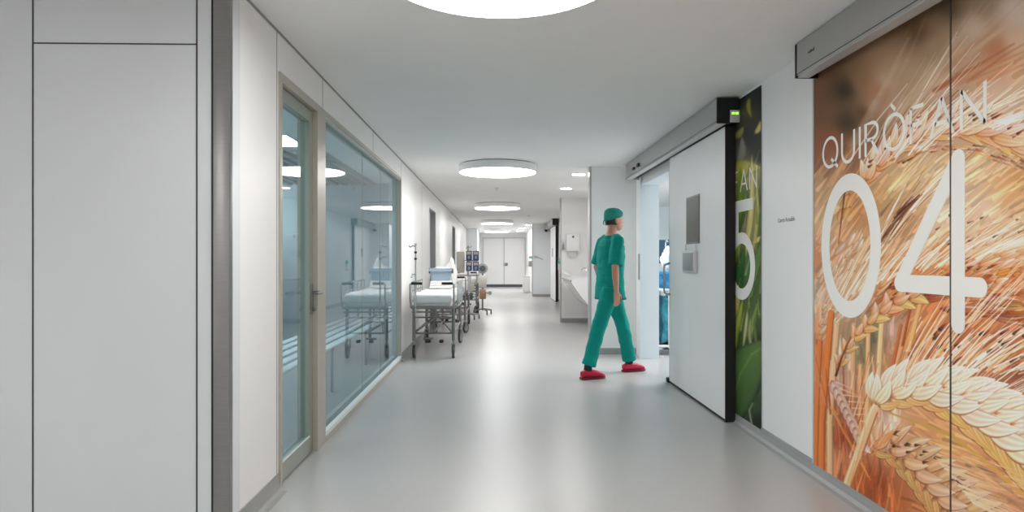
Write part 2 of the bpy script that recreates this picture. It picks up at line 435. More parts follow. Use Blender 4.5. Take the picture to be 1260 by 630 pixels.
# ---------------------------------------------------------------- printed artwork of the two murals
class Canvas:
    """A small procedural painter; the finished picture becomes the colour attribute of the printed panel."""
    def __init__(s, x0, y0, x1, y1, ss=2):
        s.x0, s.y0, s.ss = x0, y0, ss
        s.w, s.h = int((x1-x0)*ss), int((y1-y0)*ss)
        s.a = np.zeros((s.h, s.w, 3), dtype=np.float32)
    def _box(s, xa, ya, xb, yb):
        i0 = max(0, int((xa-s.x0)*s.ss)); i1 = min(s.w, int((xb-s.x0)*s.ss)+2)
        j0 = max(0, int((ya-s.y0)*s.ss)); j1 = min(s.h, int((yb-s.y0)*s.ss)+2)
        if i1 <= i0 or j1 <= j0: return None
        X, Y = np.meshgrid(np.arange(i0, i1)/s.ss+s.x0, np.arange(j0, j1)/s.ss+s.y0)
        return i0, i1, j0, j1, X, Y
    def wash(s, pts, power=2.6):
        X, Y = np.meshgrid(np.arange(0, s.w, 4)/s.ss+s.x0, np.arange(0, s.h, 4)/s.ss+s.y0)
        num = np.zeros(X.shape+(3,)); den = np.zeros(X.shape)
        for (x, y, c) in pts:
            wt = 1.0/((X-x)**2+(Y-y)**2+30)**(power/2)
            num += wt[..., None]*np.array(c, dtype=float); den += wt
        small = num/den[..., None]
        big = np.repeat(np.repeat(small, 4, 0), 4, 1)[:s.h, :s.w]
        s.a[:big.shape[0], :big.shape[1]] = big
        s.blur(3)
    def blur(s, n):
        for _ in range(n):
            p = np.pad(s.a, ((2, 2), (2, 2), (0, 0)), mode='edge')
            s.a = sum(p[2+d:2+d+s.h, 2:2+s.w] for d in (-2, -1, 0, 1, 2))/5
            p = np.pad(s.a, ((2, 2), (2, 2), (0, 0)), mode='edge')
            s.a = sum(p[2:2+s.h, 2+d:2+d+s.w] for d in (-2, -1, 0, 1, 2))/5
    def stroke(s, pts, w0, w1, c0, c1, alpha=1.0, soft=0.6):
        n = len(pts)-1
        for k in range(n):
            (ax, ay), (bx, by) = pts[k], pts[k+1]
            m = max(w0, w1)+soft+1
            b = s._box(min(ax, bx)-m, min(ay, by)-m, max(ax, bx)+m, max(ay, by)+m)
            if b is None: continue
            i0, i1, j0, j1, X, Y = b
            dx, dy = bx-ax, by-ay; L = dx*dx+dy*dy+1e-6
            t = np.clip(((X-ax)*dx+(Y-ay)*dy)/L, 0, 1)
            d = np.hypot(X-ax-t*dx, Y-ay-t*dy)
            T = (k+t)/n
            w = w0+(w1-w0)*T
            cov = np.clip((w-d)/soft+0.5, 0, 1)*alpha
            col = np.array(c0)[None, None]*(1-T[..., None])+np.array(c1)[None, None]*T[..., None]
            sub = s.a[j0:j1, i0:i1]
            s.a[j0:j1, i0:i1] = sub*(1-cov[..., None])+col*cov[..., None]
    def kernel(s, x0, y0, x1, y1, W, base, tip, edge, ridges=3, bend=0.0, phase=0.0, fat=0.75):
        """one glume: teardrop from (x0,y0) to (x1,y1) with a dark rim and long ridges"""
        L = math.hypot(x1-x0, y1-y0); ux, uy = (x1-x0)/L, (y1-y0)/L
        m = W+3+abs(bend)*L
        b = s._box(min(x0, x1)-m, min(y0, y1)-m, max(x0, x1)+m, max(y0, y1)+m)
        if b is None: return
        i0, i1, j0, j1, X, Y = b
        t = ((X-x0)*ux+(Y-y0)*uy)/L
        q = -(X-x0)*uy+(Y-y0)*ux
        q = q-bend*L*np.sin(np.pi*np.clip(t, 0, 1))
        tc = np.clip(t, 0.0001, 0.9999)
        w = W*np.sin(np.pi*tc**fat)**0.8
        inside = (t > 0) & (t < 1)
        cov = np.clip((w-np.abs(q))/0.7+0.5, 0, 1)*inside
        r = np.clip(np.abs(q)/(w+1e-3), 0, 1)
        col = np.array(base)[None, None]*(1-tc[..., None])+np.array(tip)[None, None]*tc[..., None]
        rid = 0.5+0.5*np.cos(q/(w+0.5)*math.pi*ridges+phase)
        col = col*(0.90+0.12*rid[..., None])
        e = np.clip((r-0.72)/0.28, 0, 1)**1.5*np.where(q > 0, 1.0, 0.45)
        e = np.maximum(e, np.clip((0.16-t)/0.16, 0, 1)*0.8)
        col = col*(1-e[..., None])+np.array(edge)[None, None]*e[..., None]
        sub = s.a[j0:j1, i0:i1]
        s.a[j0:j1, i0:i1] = sub*(1-cov[..., None])+col*cov[..., None]
    def sample(s, X, Y):
        u = np.clip((X-s.x0)*s.ss, 0, s.w-1.001); v = np.clip((Y-s.y0)*s.ss, 0, s.h-1.001)
        i = u.astype(int); j = v.astype(int); fu = (u-i)[..., None]; fv = (v-j)[..., None]
        a = s.a
        return (a[j, i]*(1-fu)+a[j, i+1]*fu)*(1-fv)+(a[j+1, i]*(1-fu)+a[j+1, i+1]*fu)*fv

def polyline_at(pts, t):
    seg = [math.hypot(pts[i+1][0]-pts[i][0], pts[i+1][1]-pts[i][1]) for i in range(len(pts)-1)]
    L = sum(seg)*t
    for i, s_ in enumerate(seg):
        if L <= s_ or i == len(seg)-1:
            u = L/s_
            ax, ay = pts[i]; bx, by = pts[i+1]
            return ax+(bx-ax)*u, ay+(by-ay)*u, (bx-ax)/s_, (by-ay)/s_
        L -= s_

def wheat_picture():
    R = random.Random(11)
    C = Canvas(985, -80, 1300, 760, 2)
    C.wash([
        (1003, 105, (128, 82, 58)), (1012, 140, (120, 84, 58)), (1022, 170, (150, 84, 55)), (1040, 110, (62, 52, 34)),
        (1042, 150, (70, 55, 38)), (1060, 100, (150, 112, 76)), (1050, 190, (150, 100, 66)), (1063, 138, (108, 72, 48)),
        (1080, 110, (178, 120, 86)), (1090, 100, (190, 160, 132)), (1075, 130, (180, 140, 112)), (1110, 90, (176, 146, 116)),
        (1110, 130, (188, 156, 130)), (1150, 60, (160, 132, 104)), (1130, 40, (112, 84, 56)), (1170, 10, (108, 88, 64)),
        (1210, 5, (150, 125, 98)), (1200, 35, (196, 170, 146)), (1250, 15, (200, 180, 165)), (1290, 10, (190, 170, 150)),
        (1155, 100, (200, 168, 140)), (1190, 70, (192, 150, 120)), (1225, 60, (184, 120, 84)), (1255, 50, (205, 168, 140)),
        (1250, 90, (216, 176, 142)), (1290, 90, (210, 170, 140)), (1225, 120, (215, 180, 150)), (1005, 190, (148, 90, 60)),
        (1005, 230, (190, 150, 112)), (1015, 270, (205, 172, 130)), (1008, 320, (198, 140, 100)), (1010, 370, (215, 185, 160)),
        (1045, 320, (190, 140, 100)), (1050, 260, (190, 125, 75)), (1090, 250, (190, 150, 100)), (1110, 225, (215, 178, 130)),
        (1115, 255, (170, 125, 80)), (1110, 285, (180, 130, 90)), (1150, 215, (220, 185, 145)), (1160, 260, (222, 195, 165)),
        (1205, 215, (222, 182, 140)), (1240, 235, (220, 165, 110)), (1255, 215, (210, 150, 95)), (1290, 240, (215, 165, 115)),
        (1210, 255, (225, 190, 160)), (1240, 290, (222, 182, 150)), (1130, 320, (226, 200, 172)), (1180, 310, (222, 188, 158)),
        (1110, 360, (214, 140, 86)), (1150, 390, (200, 110, 62)), (1200, 375, (205, 120, 70)), (1240, 380, (214, 146, 98)),
        (1255, 350, (200, 116, 70)), (1250, 410, (200, 112, 66)), (1225, 430, (150, 82, 55)), (1255, 445, (130, 74, 52)),
        (1190, 430, (170, 92, 55)), (1130, 420, (205, 130, 80)), (1110, 440, (200, 140, 95)), (1145, 445, (190, 105, 60)),
        (1085, 420, (165, 130, 100)), (1078, 415, (92, 92, 66)), (1095, 410, (205, 165, 150)), (1062, 440, (130, 118, 82)), (1100, 450, (190, 130, 90)),
        (1040, 440, (210, 180, 160)), (1015, 440, (214, 118, 60)), (1030, 470, (205, 165, 140)), (1045, 500, (120, 70, 48)),
        (1060, 480, (205, 150, 115)), (1070, 500, (190, 120, 80)), (1040, 540, (150, 62, 34)), (1030, 560, (190, 120, 85)),
        (1060, 590, (180, 88, 44)), (1080, 600, (150, 70, 40)), (1075, 530, (225, 160, 120)), (1095, 525, (232, 210, 195)),
        (1130, 525, (216, 150, 100)), (1170, 545, (228, 162, 100)), (1200, 555, (215, 148, 98)), (1225, 570, (190, 128, 92)),
        (1250, 590, (205, 150, 115)), (1200, 590, (222, 158, 104)), (1235, 620, (196, 134, 96)), (1255, 560, (190, 130, 100)), (1290, 600, (200, 140, 100)),
        (1100, 620, (190, 104, 58)), (1140, 625, (200, 130, 80)), (1100, 720, (180, 104, 60)), (1230, 720, (195, 125, 85)), (1010, 720, (170, 100, 60)),
        (1150, -60, (130, 100, 76)), (1280, -60, (190, 160, 140)), (1290, 450, (190, 110, 70)), (1290, 520, (215, 170, 130))])
    WH = (246, 236, 226); CR = (240, 214, 184); TAN = (224, 178, 132); OR = (226, 146, 78); RU = (164, 74, 34); DK = (88, 36, 22)
    J = lambda c, k=10: tuple(max(0, min(255, v+R.uniform(-k, k))) for v in c)
    def awns(n, ax, ay, bx, by, ang0, ang1, l0, l1, cols, w=(0.35, 0.9), curve=0.05, alpha=(0.6, 1.0)):
        for _ in range(n):
            u = R.random(); x = ax+(bx-ax)*u+R.uniform(-5, 5); y = ay+(by-ay)*u+R.uniform(-5, 5)
            a = math.radians(ang0+(ang1-ang0)*u+R.uniform(-6, 6)); L = R.uniform(l0, l1)
            cv = R.uniform(-curve, curve)-curve*0.4
            p = [(x, y), (x+math.cos(a)*L*0.5, y-math.sin(a)*L*0.5), (x+math.cos(a+cv)*L, y-math.sin(a+cv)*L)]
            c = R.choice(cols); wd = R.uniform(*w)
            C.stroke(p, wd, wd*0.4, J(c), J(c), R.uniform(*alpha))
    # soft out of focus streaks, top
    awns(26, 1040, 190, 1200, 60, 68, 36, 60, 190, [(196, 168, 140), (176, 130, 98), (208, 184, 160)], (2.0, 5.0), 0.04, (0.10, 0.22))
    C.blur(1)
    awns(14, 1150, 110, 1270, 90, 32, 24, 60, 120, [(170, 98, 60), (214, 160, 120), (196, 116, 74)], (1.8, 4.0), 0.04, (0.3, 0.6))
    awns(30, 1050, 200, 1250, 150, 62, 22, 90, 200, [WH, CR, (206, 170, 138)], (0.4, 0.9), 0.06, (0.5, 0.95))
    awns(24, 1055, 215, 1120, 175, 66, 44, 40, 90, [(206, 140, 100), RU, CR, DK], (0.5, 1.3), 0.05, (0.5, 0.9))
    awns(22, 1110, 170, 1262, 130, 48, 18, 50, 130, [WH, CR, (196, 104, 60), WH], (0.6, 1.3), 0.05, (0.6, 1.0))
    # dense soft straw behind everything: direction follows the ears
    for i in range(1500):
        x = R.uniform(1000, 1275); y = R.uniform(195, 640)
        if y < 395: a = math.radians(62-32*(x-1000)/260+R.uniform(-10, 10))
        elif y < 470 and x > 1100: a = math.radians(58-36*(x-1100)/160+R.uniform(-10, 10))
        elif x < 1110: a = math.radians(R.uniform(78, 100))
        else: a = math.radians(R.uniform(-38, -14))
        j = int((y-C.y0)*2); i_ = int((x-C.x0)*2)
        c = C.a[min(j, C.h-1), min(i_, C.w-1)]; k = R.choice([1.24, 1.18, 1.32, 1.12, .78])
        c = tuple(min(250, float(v)*k) for v in c); L = R.uniform(12, 46)
        C.stroke([(x, y), (x+math.cos(a)*L, y-math.sin(a)*L)], R.uniform(.7, 3.0), .4, c, c, R.uniform(.3, .7), 1.2)
    # light awn field behind the figures
    awns(60, 1060, 330, 1130, 250, 60, 44, 40, 120, [CR, (196, 150, 104), (160, 100, 62), WH], (0.5, 1.4), 0.05, (0.4, 0.9))
    awns(26, 1085, 300, 1110, 262, 55, 48, 18, 46, [DK, RU, (120, 80, 52)], (0.6, 1.5), 0.05, (0.5, 0.9))
    awns(26, 1100, 240, 1262, 210, 48, 35, 40, 110, [(232, 204, 168), (196, 146, 96), (236, 212, 184)], (0.5, 1.5), 0.04, (0.3, 0.7))
    # middle ear: long pale glumes fanning to the right
    for i in range(210):
        u = R.random(); x = 1072+190*u+R.uniform(-6, 6); y = 372-50*u+R.uniform(-38, 34)-18*math.sin(u*3)
        if x < 1095 and y < 300: continue
        a = math.radians(50-36*u+R.uniform(-8, 8)+(330-y)*0.16); L = R.uniform(18, 44)
        c = R.choice([WH, WH, CR, CR, TAN, OR, (232, 196, 160)] if y < 335 else [CR, TAN, OR, OR, (214, 124, 66), RU, WH])
        w = R.uniform(1.8, 4.0)
        x1, y1 = x+math.cos(a)*L, y-math.sin(a)*L
        C.kernel(x, y, x1, y1, w, J(OR if y > 310 else TAN), J(c), J(RU if y > 325 else (190, 124, 80)), 2, R.uniform(-.05, .05), R.uniform(0, 3), 0.8)
    for i in range(42):
        u = R.random(); x = 1085+175*u; y = R.uniform(268, 372)-20*u
        if x < 1120 and y < 300: continue
        a = math.radians(38-22*u+R.uniform(-8, 8)); L = R.uniform(4, 9)
        C.stroke([(x, y), (x+math.cos(a)*L, y-math.sin(a)*L)], R.uniform(.9, 2.0), 0.3, J(DK), J(RU), 0.85)
    awns(70, 1080, 345, 1262, 300, 52, 20, 40, 110, [WH, CR, WH, (226, 184, 146)], (0.4, 1.0), 0.05, (0.6, 1.0))
    # orange beards under the bar of the 4
    for i in range(80):
        u = R.random(); x = 1085+180*u; y = 352+10*u+R.uniform(-4, 40)*(0.4+u*0.6)
        a = math.radians(20-30*u+R.uniform(-10, 12)); L = R.uniform(24, 60)
        C.kernel(x, y, x+math.cos(a)*L, y-math.sin(a)*L, R.uniform(1.4, 3.4), J(RU, 20), J(R.choice([OR, TAN, (206, 124, 74), CR])), J(DK, 15), 2, R.uniform(-.06, .06), 0, .8)
    awns(30, 1150, 430, 1262, 350, 50, 40, 40, 110, [CR, WH, (232, 190, 150)], (0.4, 0.8), 0.04, (0.7, 1.0))
    # beards between middle and big ear
    for i in range(120):
        u = R.random(); x = 1105+158*u+R.uniform(-5, 5); y = 458-6*u+R.uniform(-34, 6)
        a = math.radians(66-42*u+R.uniform(-6, 6)); L = R.uniform(26, 72)
        c = R.choice([CR, WH, OR, (206, 126, 72), (176, 90, 48), (222, 162, 112)])
        C.stroke([(x, y), (x+math.cos(a)*L*.5, y-math.sin(a)*L*.5), (x+math.cos(a-.05)*L, y-math.sin(a-.05)*L)], R.uniform(.7, 2.2), 0.5, J(c), J(c), 0.85)
    for i in range(34):
        u = R.random(); x = 1150+112*u; y = R.uniform(402, 458)
        a = math.radians(40-12*u+R.uniform(-8, 8)); L = R.uniform(5, 14)
        C.stroke([(x, y), (x+math.cos(a)*L, y-math.sin(a)*L)], R.uniform(1.2, 2.8), .5, J((70, 40, 30)), J(RU), 0.85)
    awns(46, 1110, 458, 1265, 455, 62, 20, 60, 130, [WH, CR, (238, 200, 160)], (0.6, 1.1), 0.04, (0.8, 1.0))
    # left: pale ear behind the 0
    for i in range(70):
        u = R.random(); y = 300+120*u; x = 1006+(40*(1-u)*R.random())+R.uniform(-4, 20)
        a = math.radians(R.uniform(48, 68)); L = R.uniform(12, 24)
        C.kernel(x, y, x+math.cos(a)*L, y-math.sin(a)*L, R.uniform(1.8, 3.6), J((214, 160, 118)), J(R.choice([WH, CR, (230, 205, 180)])), J((176, 104, 66)), 2, .03, 0, .8)
    awns(44, 1020, 380, 1075, 350, 66, 50, 60, 120, [WH, CR, (214, 168, 130)], (0.5, 1.0), 0.04, (0.6, 1.0))
    # stalks, lower left
    for (pts, w, c) in [([(1012, 760), (1012, 520), (1024, 385)], 4.2, (226, 124, 56)), ([(1000, 760), (1006, 500), (1010, 420)], 3.2, (220, 120, 60)),
                        ([(1024, 760), (1022, 520), (1031, 400)], 4.0, (228, 180, 132)), ([(1050, 520), (1052, 400)], 3.4, (218, 166, 122)),
                        ([(1068, 520), (1070, 400)], 3.0, (232, 180, 124)), ([(1080, 500), (1087, 385)], 3.6, (236, 190, 136)),
                        ([(1104, 450), (1120, 395)], 3.2, (226, 160, 104)), ([(1096, 470), (1110, 400)], 2.2, (196, 104, 56)),
                        ([(1060, 545), (1060, 450)], 2.4, (240, 170, 112)), ([(1120, 430), (1135, 370)], 3.0, (232, 170, 112)), ([(1112, 425), (1128, 350)], 1.6, (176, 84, 44))]:
        C.stroke(pts, w, w*.9, J(c), J(c), 0.95, 1.2)
        C.stroke([(x-w*.35, y) for x, y in pts], w*.25, w*.2, tuple(min(255, v*1.14) for v in c), tuple(min(255, v*1.14) for v in c), .7)
        C.stroke([(x+w*.85, y) for x, y in pts], w*.2, w*.2, tuple(v*.66 for v in c), tuple(v*.66 for v in c), .7)
    awns(22, 1016, 500, 1060, 520, 100, 76, 30, 90, [(214, 140, 90), (176, 80, 40), CR], (0.6, 1.6), 0.04, (0.5, 0.9))
    # small pale ear lower left with beards running down
    for i in range(9):
        u = i/8; x, y = 1024+u*32, 468+u*66
        C.kernel(x, y, x+17, y+24, 6.2, J((220, 180, 160)), J((238, 214, 200)), J((150, 76, 50)), 2, .08, 0, .8)
    for i in range(26):
        u = R.random(); x, y = 1024+u*28, 500+u*50
        L = R.uniform(30, 60)
        C.stroke([(x, y), (x+L*.45, y+L*.9)], R.uniform(.8, 2.2), .6, J(R.choice([RU, OR, (196, 96, 50), DK])), J(OR), .85)
    for i in range(9):
        x, y = 1030+i*5, 470+i*8
        C.stroke([(x, y), (x+22, y-R.uniform(-10, 2))], .8, .5, J(CR), J(TAN), .7)
    # generic two row ear
    def ear(spine, rows, n, along0=0.0, along1=1.0):
        for (side, ang, L0, L1, W, base, tip, edge, bend, off, rd) in rows:
            for k in range(n):
                t = along0+(along1-along0)*(1-(k+0.5)/n)
                x, y, dx, dy = polyline_at(spine, t)
                a = math.atan2(-dy, dx)+math.radians(side*ang+R.uniform(-5, 5))
                L = (L0+(L1-L0)*t)*R.uniform(.92, 1.08)
                nx, ny = dy*side, -dx*side
                x += nx*off*(.6+.6*t); y += ny*off*(.6+.6*t)
                C.kernel(x, y, x+math.cos(a)*L, y-math.sin(a)*L, W*(.75+.5*t), J(base), J(tip), J(edge, 6), rd, bend*side, R.uniform(0, 1.5))
    # upper ear (arching to the right)
    s1 = [(1062, 232), (1074, 214), (1096, 192), (1126, 172), (1160, 162), (1200, 163), (1240, 175), (1290, 196)]
    ear([(a, b-2) for a, b in s1], [(1, 40, 26, 62, 6.0, (232, 170, 110), WH, (170, 84, 46), .05, 6, 3)], 16)
    ear([(a, b-2) for a, b in s1], [(1, 30, 26, 64, 6.0, (236, 180, 126), WH, (160, 74, 38), .05, 1, 3)], 15)
    ear([(a, b+2) for a, b in s1], [(-1, 22, 24, 56, 6.0, OR, (240, 200, 152), (150, 66, 34), .05, -3, 3)], 14)
    ear([(a, b) for a, b in s1], [(1, 8, 26, 60, 7.0, (232, 160, 96), (244, 226, 204), (150, 70, 38), .04, 1, 3)], 12)
    for i in range(26):
        u = R.random(); x, y, dx, dy = polyline_at(s1, u)
        y += R.uniform(-38, -10)*(.5+.5*u); L = R.uniform(5, 13)
        C.stroke([(x, y), (x+L*.85, y-L*.5)], R.uniform(.8, 2.0), .4, J(DK, 20), J(RU, 20), .8)
    for i in range(34):
        u = .25+.75*R.random(); x, y, dx, dy = polyline_at(s1, u)
        y += R.uniform(14, 26); L = R.uniform(12, 36)
        C.stroke([(x, y), (x+dx*L, y+dy*L+2)], R.uniform(.7, 1.6), .4, J(R.choice([RU, OR, DK])), J(CR), .85)
    awns(30, 1075, 205, 1240, 150, 58, 18, 45, 120, [WH, WH, CR], (0.5, 1.2), 0.05, (0.7, 1.0))
    # drooping tip with cluster in the 0
    for (x, y, x1, y1, w) in [(1047, 238, 1036, 262, 4.2), (1055, 236, 1043, 258, 4.0), (1040, 256, 1033, 274, 4.2), (1048, 254, 1040, 272, 4.0), (1062, 226, 1052, 240, 4)]:
        C.kernel(x, y, x1, y1, w, J(OR), J((224, 184, 120)), J((130, 62, 34)), 2, .05, 0, .8)
    C.stroke([(1041, 235), (1036, 275), (1033, 300)], 1.1, .6, J(DK), J(RU), .85)
    # lower-left section of middle ear
    s2 = [(1030, 458), (1040, 434), (1056, 412), (1078, 392), (1100, 374), (1128, 362)]
    ear(s2, [(1, 40, 16, 28, 5, OR, CR, (150, 70, 36), .08, 0, 2), (-1, 34, 16, 28, 5.5, (226, 170, 96), (236, 200, 140), (130, 62, 32), .08, 1, 2)], 8)
    ear(s2, [(1, 4, 16, 26, 5, (226, 150, 90), (240, 206, 168), (130, 56, 30), .04, 1, 2)], 7)
    C.stroke([(1030, 462), (1037, 440), (1048, 415)], 1.6, 1.0, J(DK), J(RU), .9)
    # big ear stem and the big ear
    C.stroke([(985, 760), (1062, 545), (1076, 505), (1086, 488)], 6.2, 3.6, (228, 180, 130), (238, 196, 150), 1, 1.4)
    C.stroke([(982, 760), (1059, 545), (1073, 505), (1084, 488)], 1.6, 1.0, (246, 214, 178), (248, 220, 190), .9, 1)
    C.stroke([(990, 760), (1067, 547), (1081, 508)], 1.2, 1.0, (176, 100, 54), (176, 100, 54), .8, 1)
    s3 = [(1078, 506), (1094, 492), (1118, 486), (1146, 487), (1176, 498), (1210, 518), (1240, 540), (1275, 570), (1300, 592)]
    # under row: grains slanting down right, golden
    for k in range(15):
        t = 1-(k+.5)/15
        x, y, dx, dy = polyline_at(s3, t)
        L = 24+56*t; a = math.atan2(-dy, dx)-math.radians(30)
        C.kernel(x-3, y-1, x+math.cos(a)*L, y-math.sin(a)*L, 5.6+5.4*t, J((236, 196, 136), 6), J((238, 176, 104), 8), J((130, 56, 22), 6), 3, .10, R.uniform(0, 1))
    # upper rows: pale, fat
    for k in range(17):
        t = 1-(k+.5)/17
        x, y, dx, dy = polyline_at(s3, t)
        L = 34+46*t; a = math.atan2(-dy, dx)+math.radians(50)
        C.kernel(x-8, y-8-22*t, x-8+math.cos(a)*L, y-8-22*t-math.sin(a)*L, 6.5+6*t, J((240, 204, 168), 6), J((248, 240, 230), 4), J((206, 140, 92), 6), 3, -.08, R.uniform(0, 1))
    for k in range(13):
        t = 1-(k+.5)/13
        x, y, dx, dy = polyline_at(s3, t)
        L = 34+50*t; a = math.atan2(-dy, dx)+math.radians(40)
        C.kernel(x-10, y-4-10*t, x-10+math.cos(a)*L, y-4-10*t-math.sin(a)*L, 7.5+7*t, J((240, 206, 168), 6), J((248, 238, 226), 4), J((196, 120, 74), 6), 4, .06, R.uniform(0, 1))
    for k in range(12):
        t = 1-(k+.5)/12
        x, y, dx, dy = polyline_at(s3, t)
        L = 34+50*t; a = math.atan2(-dy, dx)+math.radians(17)
        C.kernel(x-8, y-1-2*t, x-8+math.cos(a)*L, y-1-2*t-math.sin(a)*L, 8+8*t, J((242, 206, 164), 6), J((248, 238, 226), 4), J((150, 70, 32), 6), 3, .10, R.uniform(0, 1))
    for k in range(9):
        t = .15+.85*k/9
        x, y, dx, dy = polyline_at(s3, t)
        x += 3; y -= 10+16*t
        C.stroke([(x, y), (x+5+4*t, y-1)], 1.3+t, .4, (206, 110, 54), (238, 190, 140), .85)
    C.stroke([(1096, 508), (1130, 520), (1168, 534), (1205, 560), (1240, 590), (1290, 636)], 1.0, 3.0, (196, 160, 80), (226, 160, 76), .95, 1.4)
    awns(40, 1095, 480, 1262, 480, 76, 26, 30, 80, [WH, (248, 228, 206)], (0.4, 0.9), 0.05, (0.5, 0.9))
    # beards under the big ear
    for i in range(30):
        u = R.random(); x = 1130+130*u; y = 535+60*u+R.uniform(-10, 20)
        L = R.uniform(25, 60)
        C.stroke([(x, y), (x+L, y+L*R.uniform(.2, .5))], .5, .3, J(CR), J(TAN), .6)
    # lower ear
    s4 = [(1068, 556), (1086, 552), (1104, 560), (1124, 578), (1144, 600), (1170, 630), (1200, 668)]
    for k in range(11):
        t = 1-(k+.5)/11
        x, y, dx, dy = polyline_at(s4, t)
        L = 26+34*t; a = math.atan2(-dy, dx)-math.radians(26)
        C.kernel(x-2, y+1, x+math.cos(a)*L, y-math.sin(a)*L, 4.0+4.0*t, J((226, 180, 120), 6), J((214, 150, 88), 8), J((96, 42, 22), 6), 3, .10, R.uniform(0, 1))
    for k in range(10):
        t = 1-(k+.5)/10
        x, y, dx, dy = polyline_at(s4, t)
        L = 30+24*t; a = math.atan2(-dy, dx)+math.radians(66)
        C.kernel(x+4, y-8-8*t, x+4+math.cos(a)*L, y-8-8*t-math.sin(a)*L, 6.5+4*t, J((222, 168, 116), 8), J((238, 206, 170), 6), J((124, 56, 30), 8), 2, -.08, R.uniform(0, 1))
    for k in range(9):
        t = 1-(k+.5)/9
        x, y, dx, dy = polyline_at(s4, t)
        L = 28+24*t; a = math.atan2(-dy, dx)+math.radians(30)
        C.kernel(x-2, y-2-3*t, x-2+math.cos(a)*L, y-2-3*t-math.sin(a)*L, 6.5+5*t, J((226, 170, 120), 8), J((240, 208, 176), 6), J((110, 48, 26), 8), 2, .09, R.uniform(0, 1))
    for i in range(16):
        x = R.uniform(1092, 1190); y = 540+(x-1092)*.62+R.uniform(-16, 4)
        C.stroke([(x, y), (x+R.uniform(4, 9), y+R.uniform(-3, 3))], R.uniform(1, 2.2), .4, (70, 44, 34), (140, 80, 50), .85)
    for i in range(26):
        u = R.random(); x = 1150+50*u; y = 560+60*u
        L = R.uniform(40, 100)
        C.stroke([(x, y), (x+L, y+L*R.uniform(.28, .5))], R.uniform(.5, 1.0), .3, J(CR), J(TAN), .8)
    awns(10, 1070, 560, 1090, 548, 60, 50, 20, 40, [CR, OR], (0.6, 1.2), 0.05, (0.7, 1))
    for i in range(14):
        x = 1040+R.uniform(0, 60); y = R.uniform(560, 640)
        C.stroke([(x, y), (x+R.uniform(6, 20), y-R.uniform(30, 70))], R.uniform(.6, 1.8), .5, J(R.choice([OR, RU, CR])), J(OR), .6)
    return C

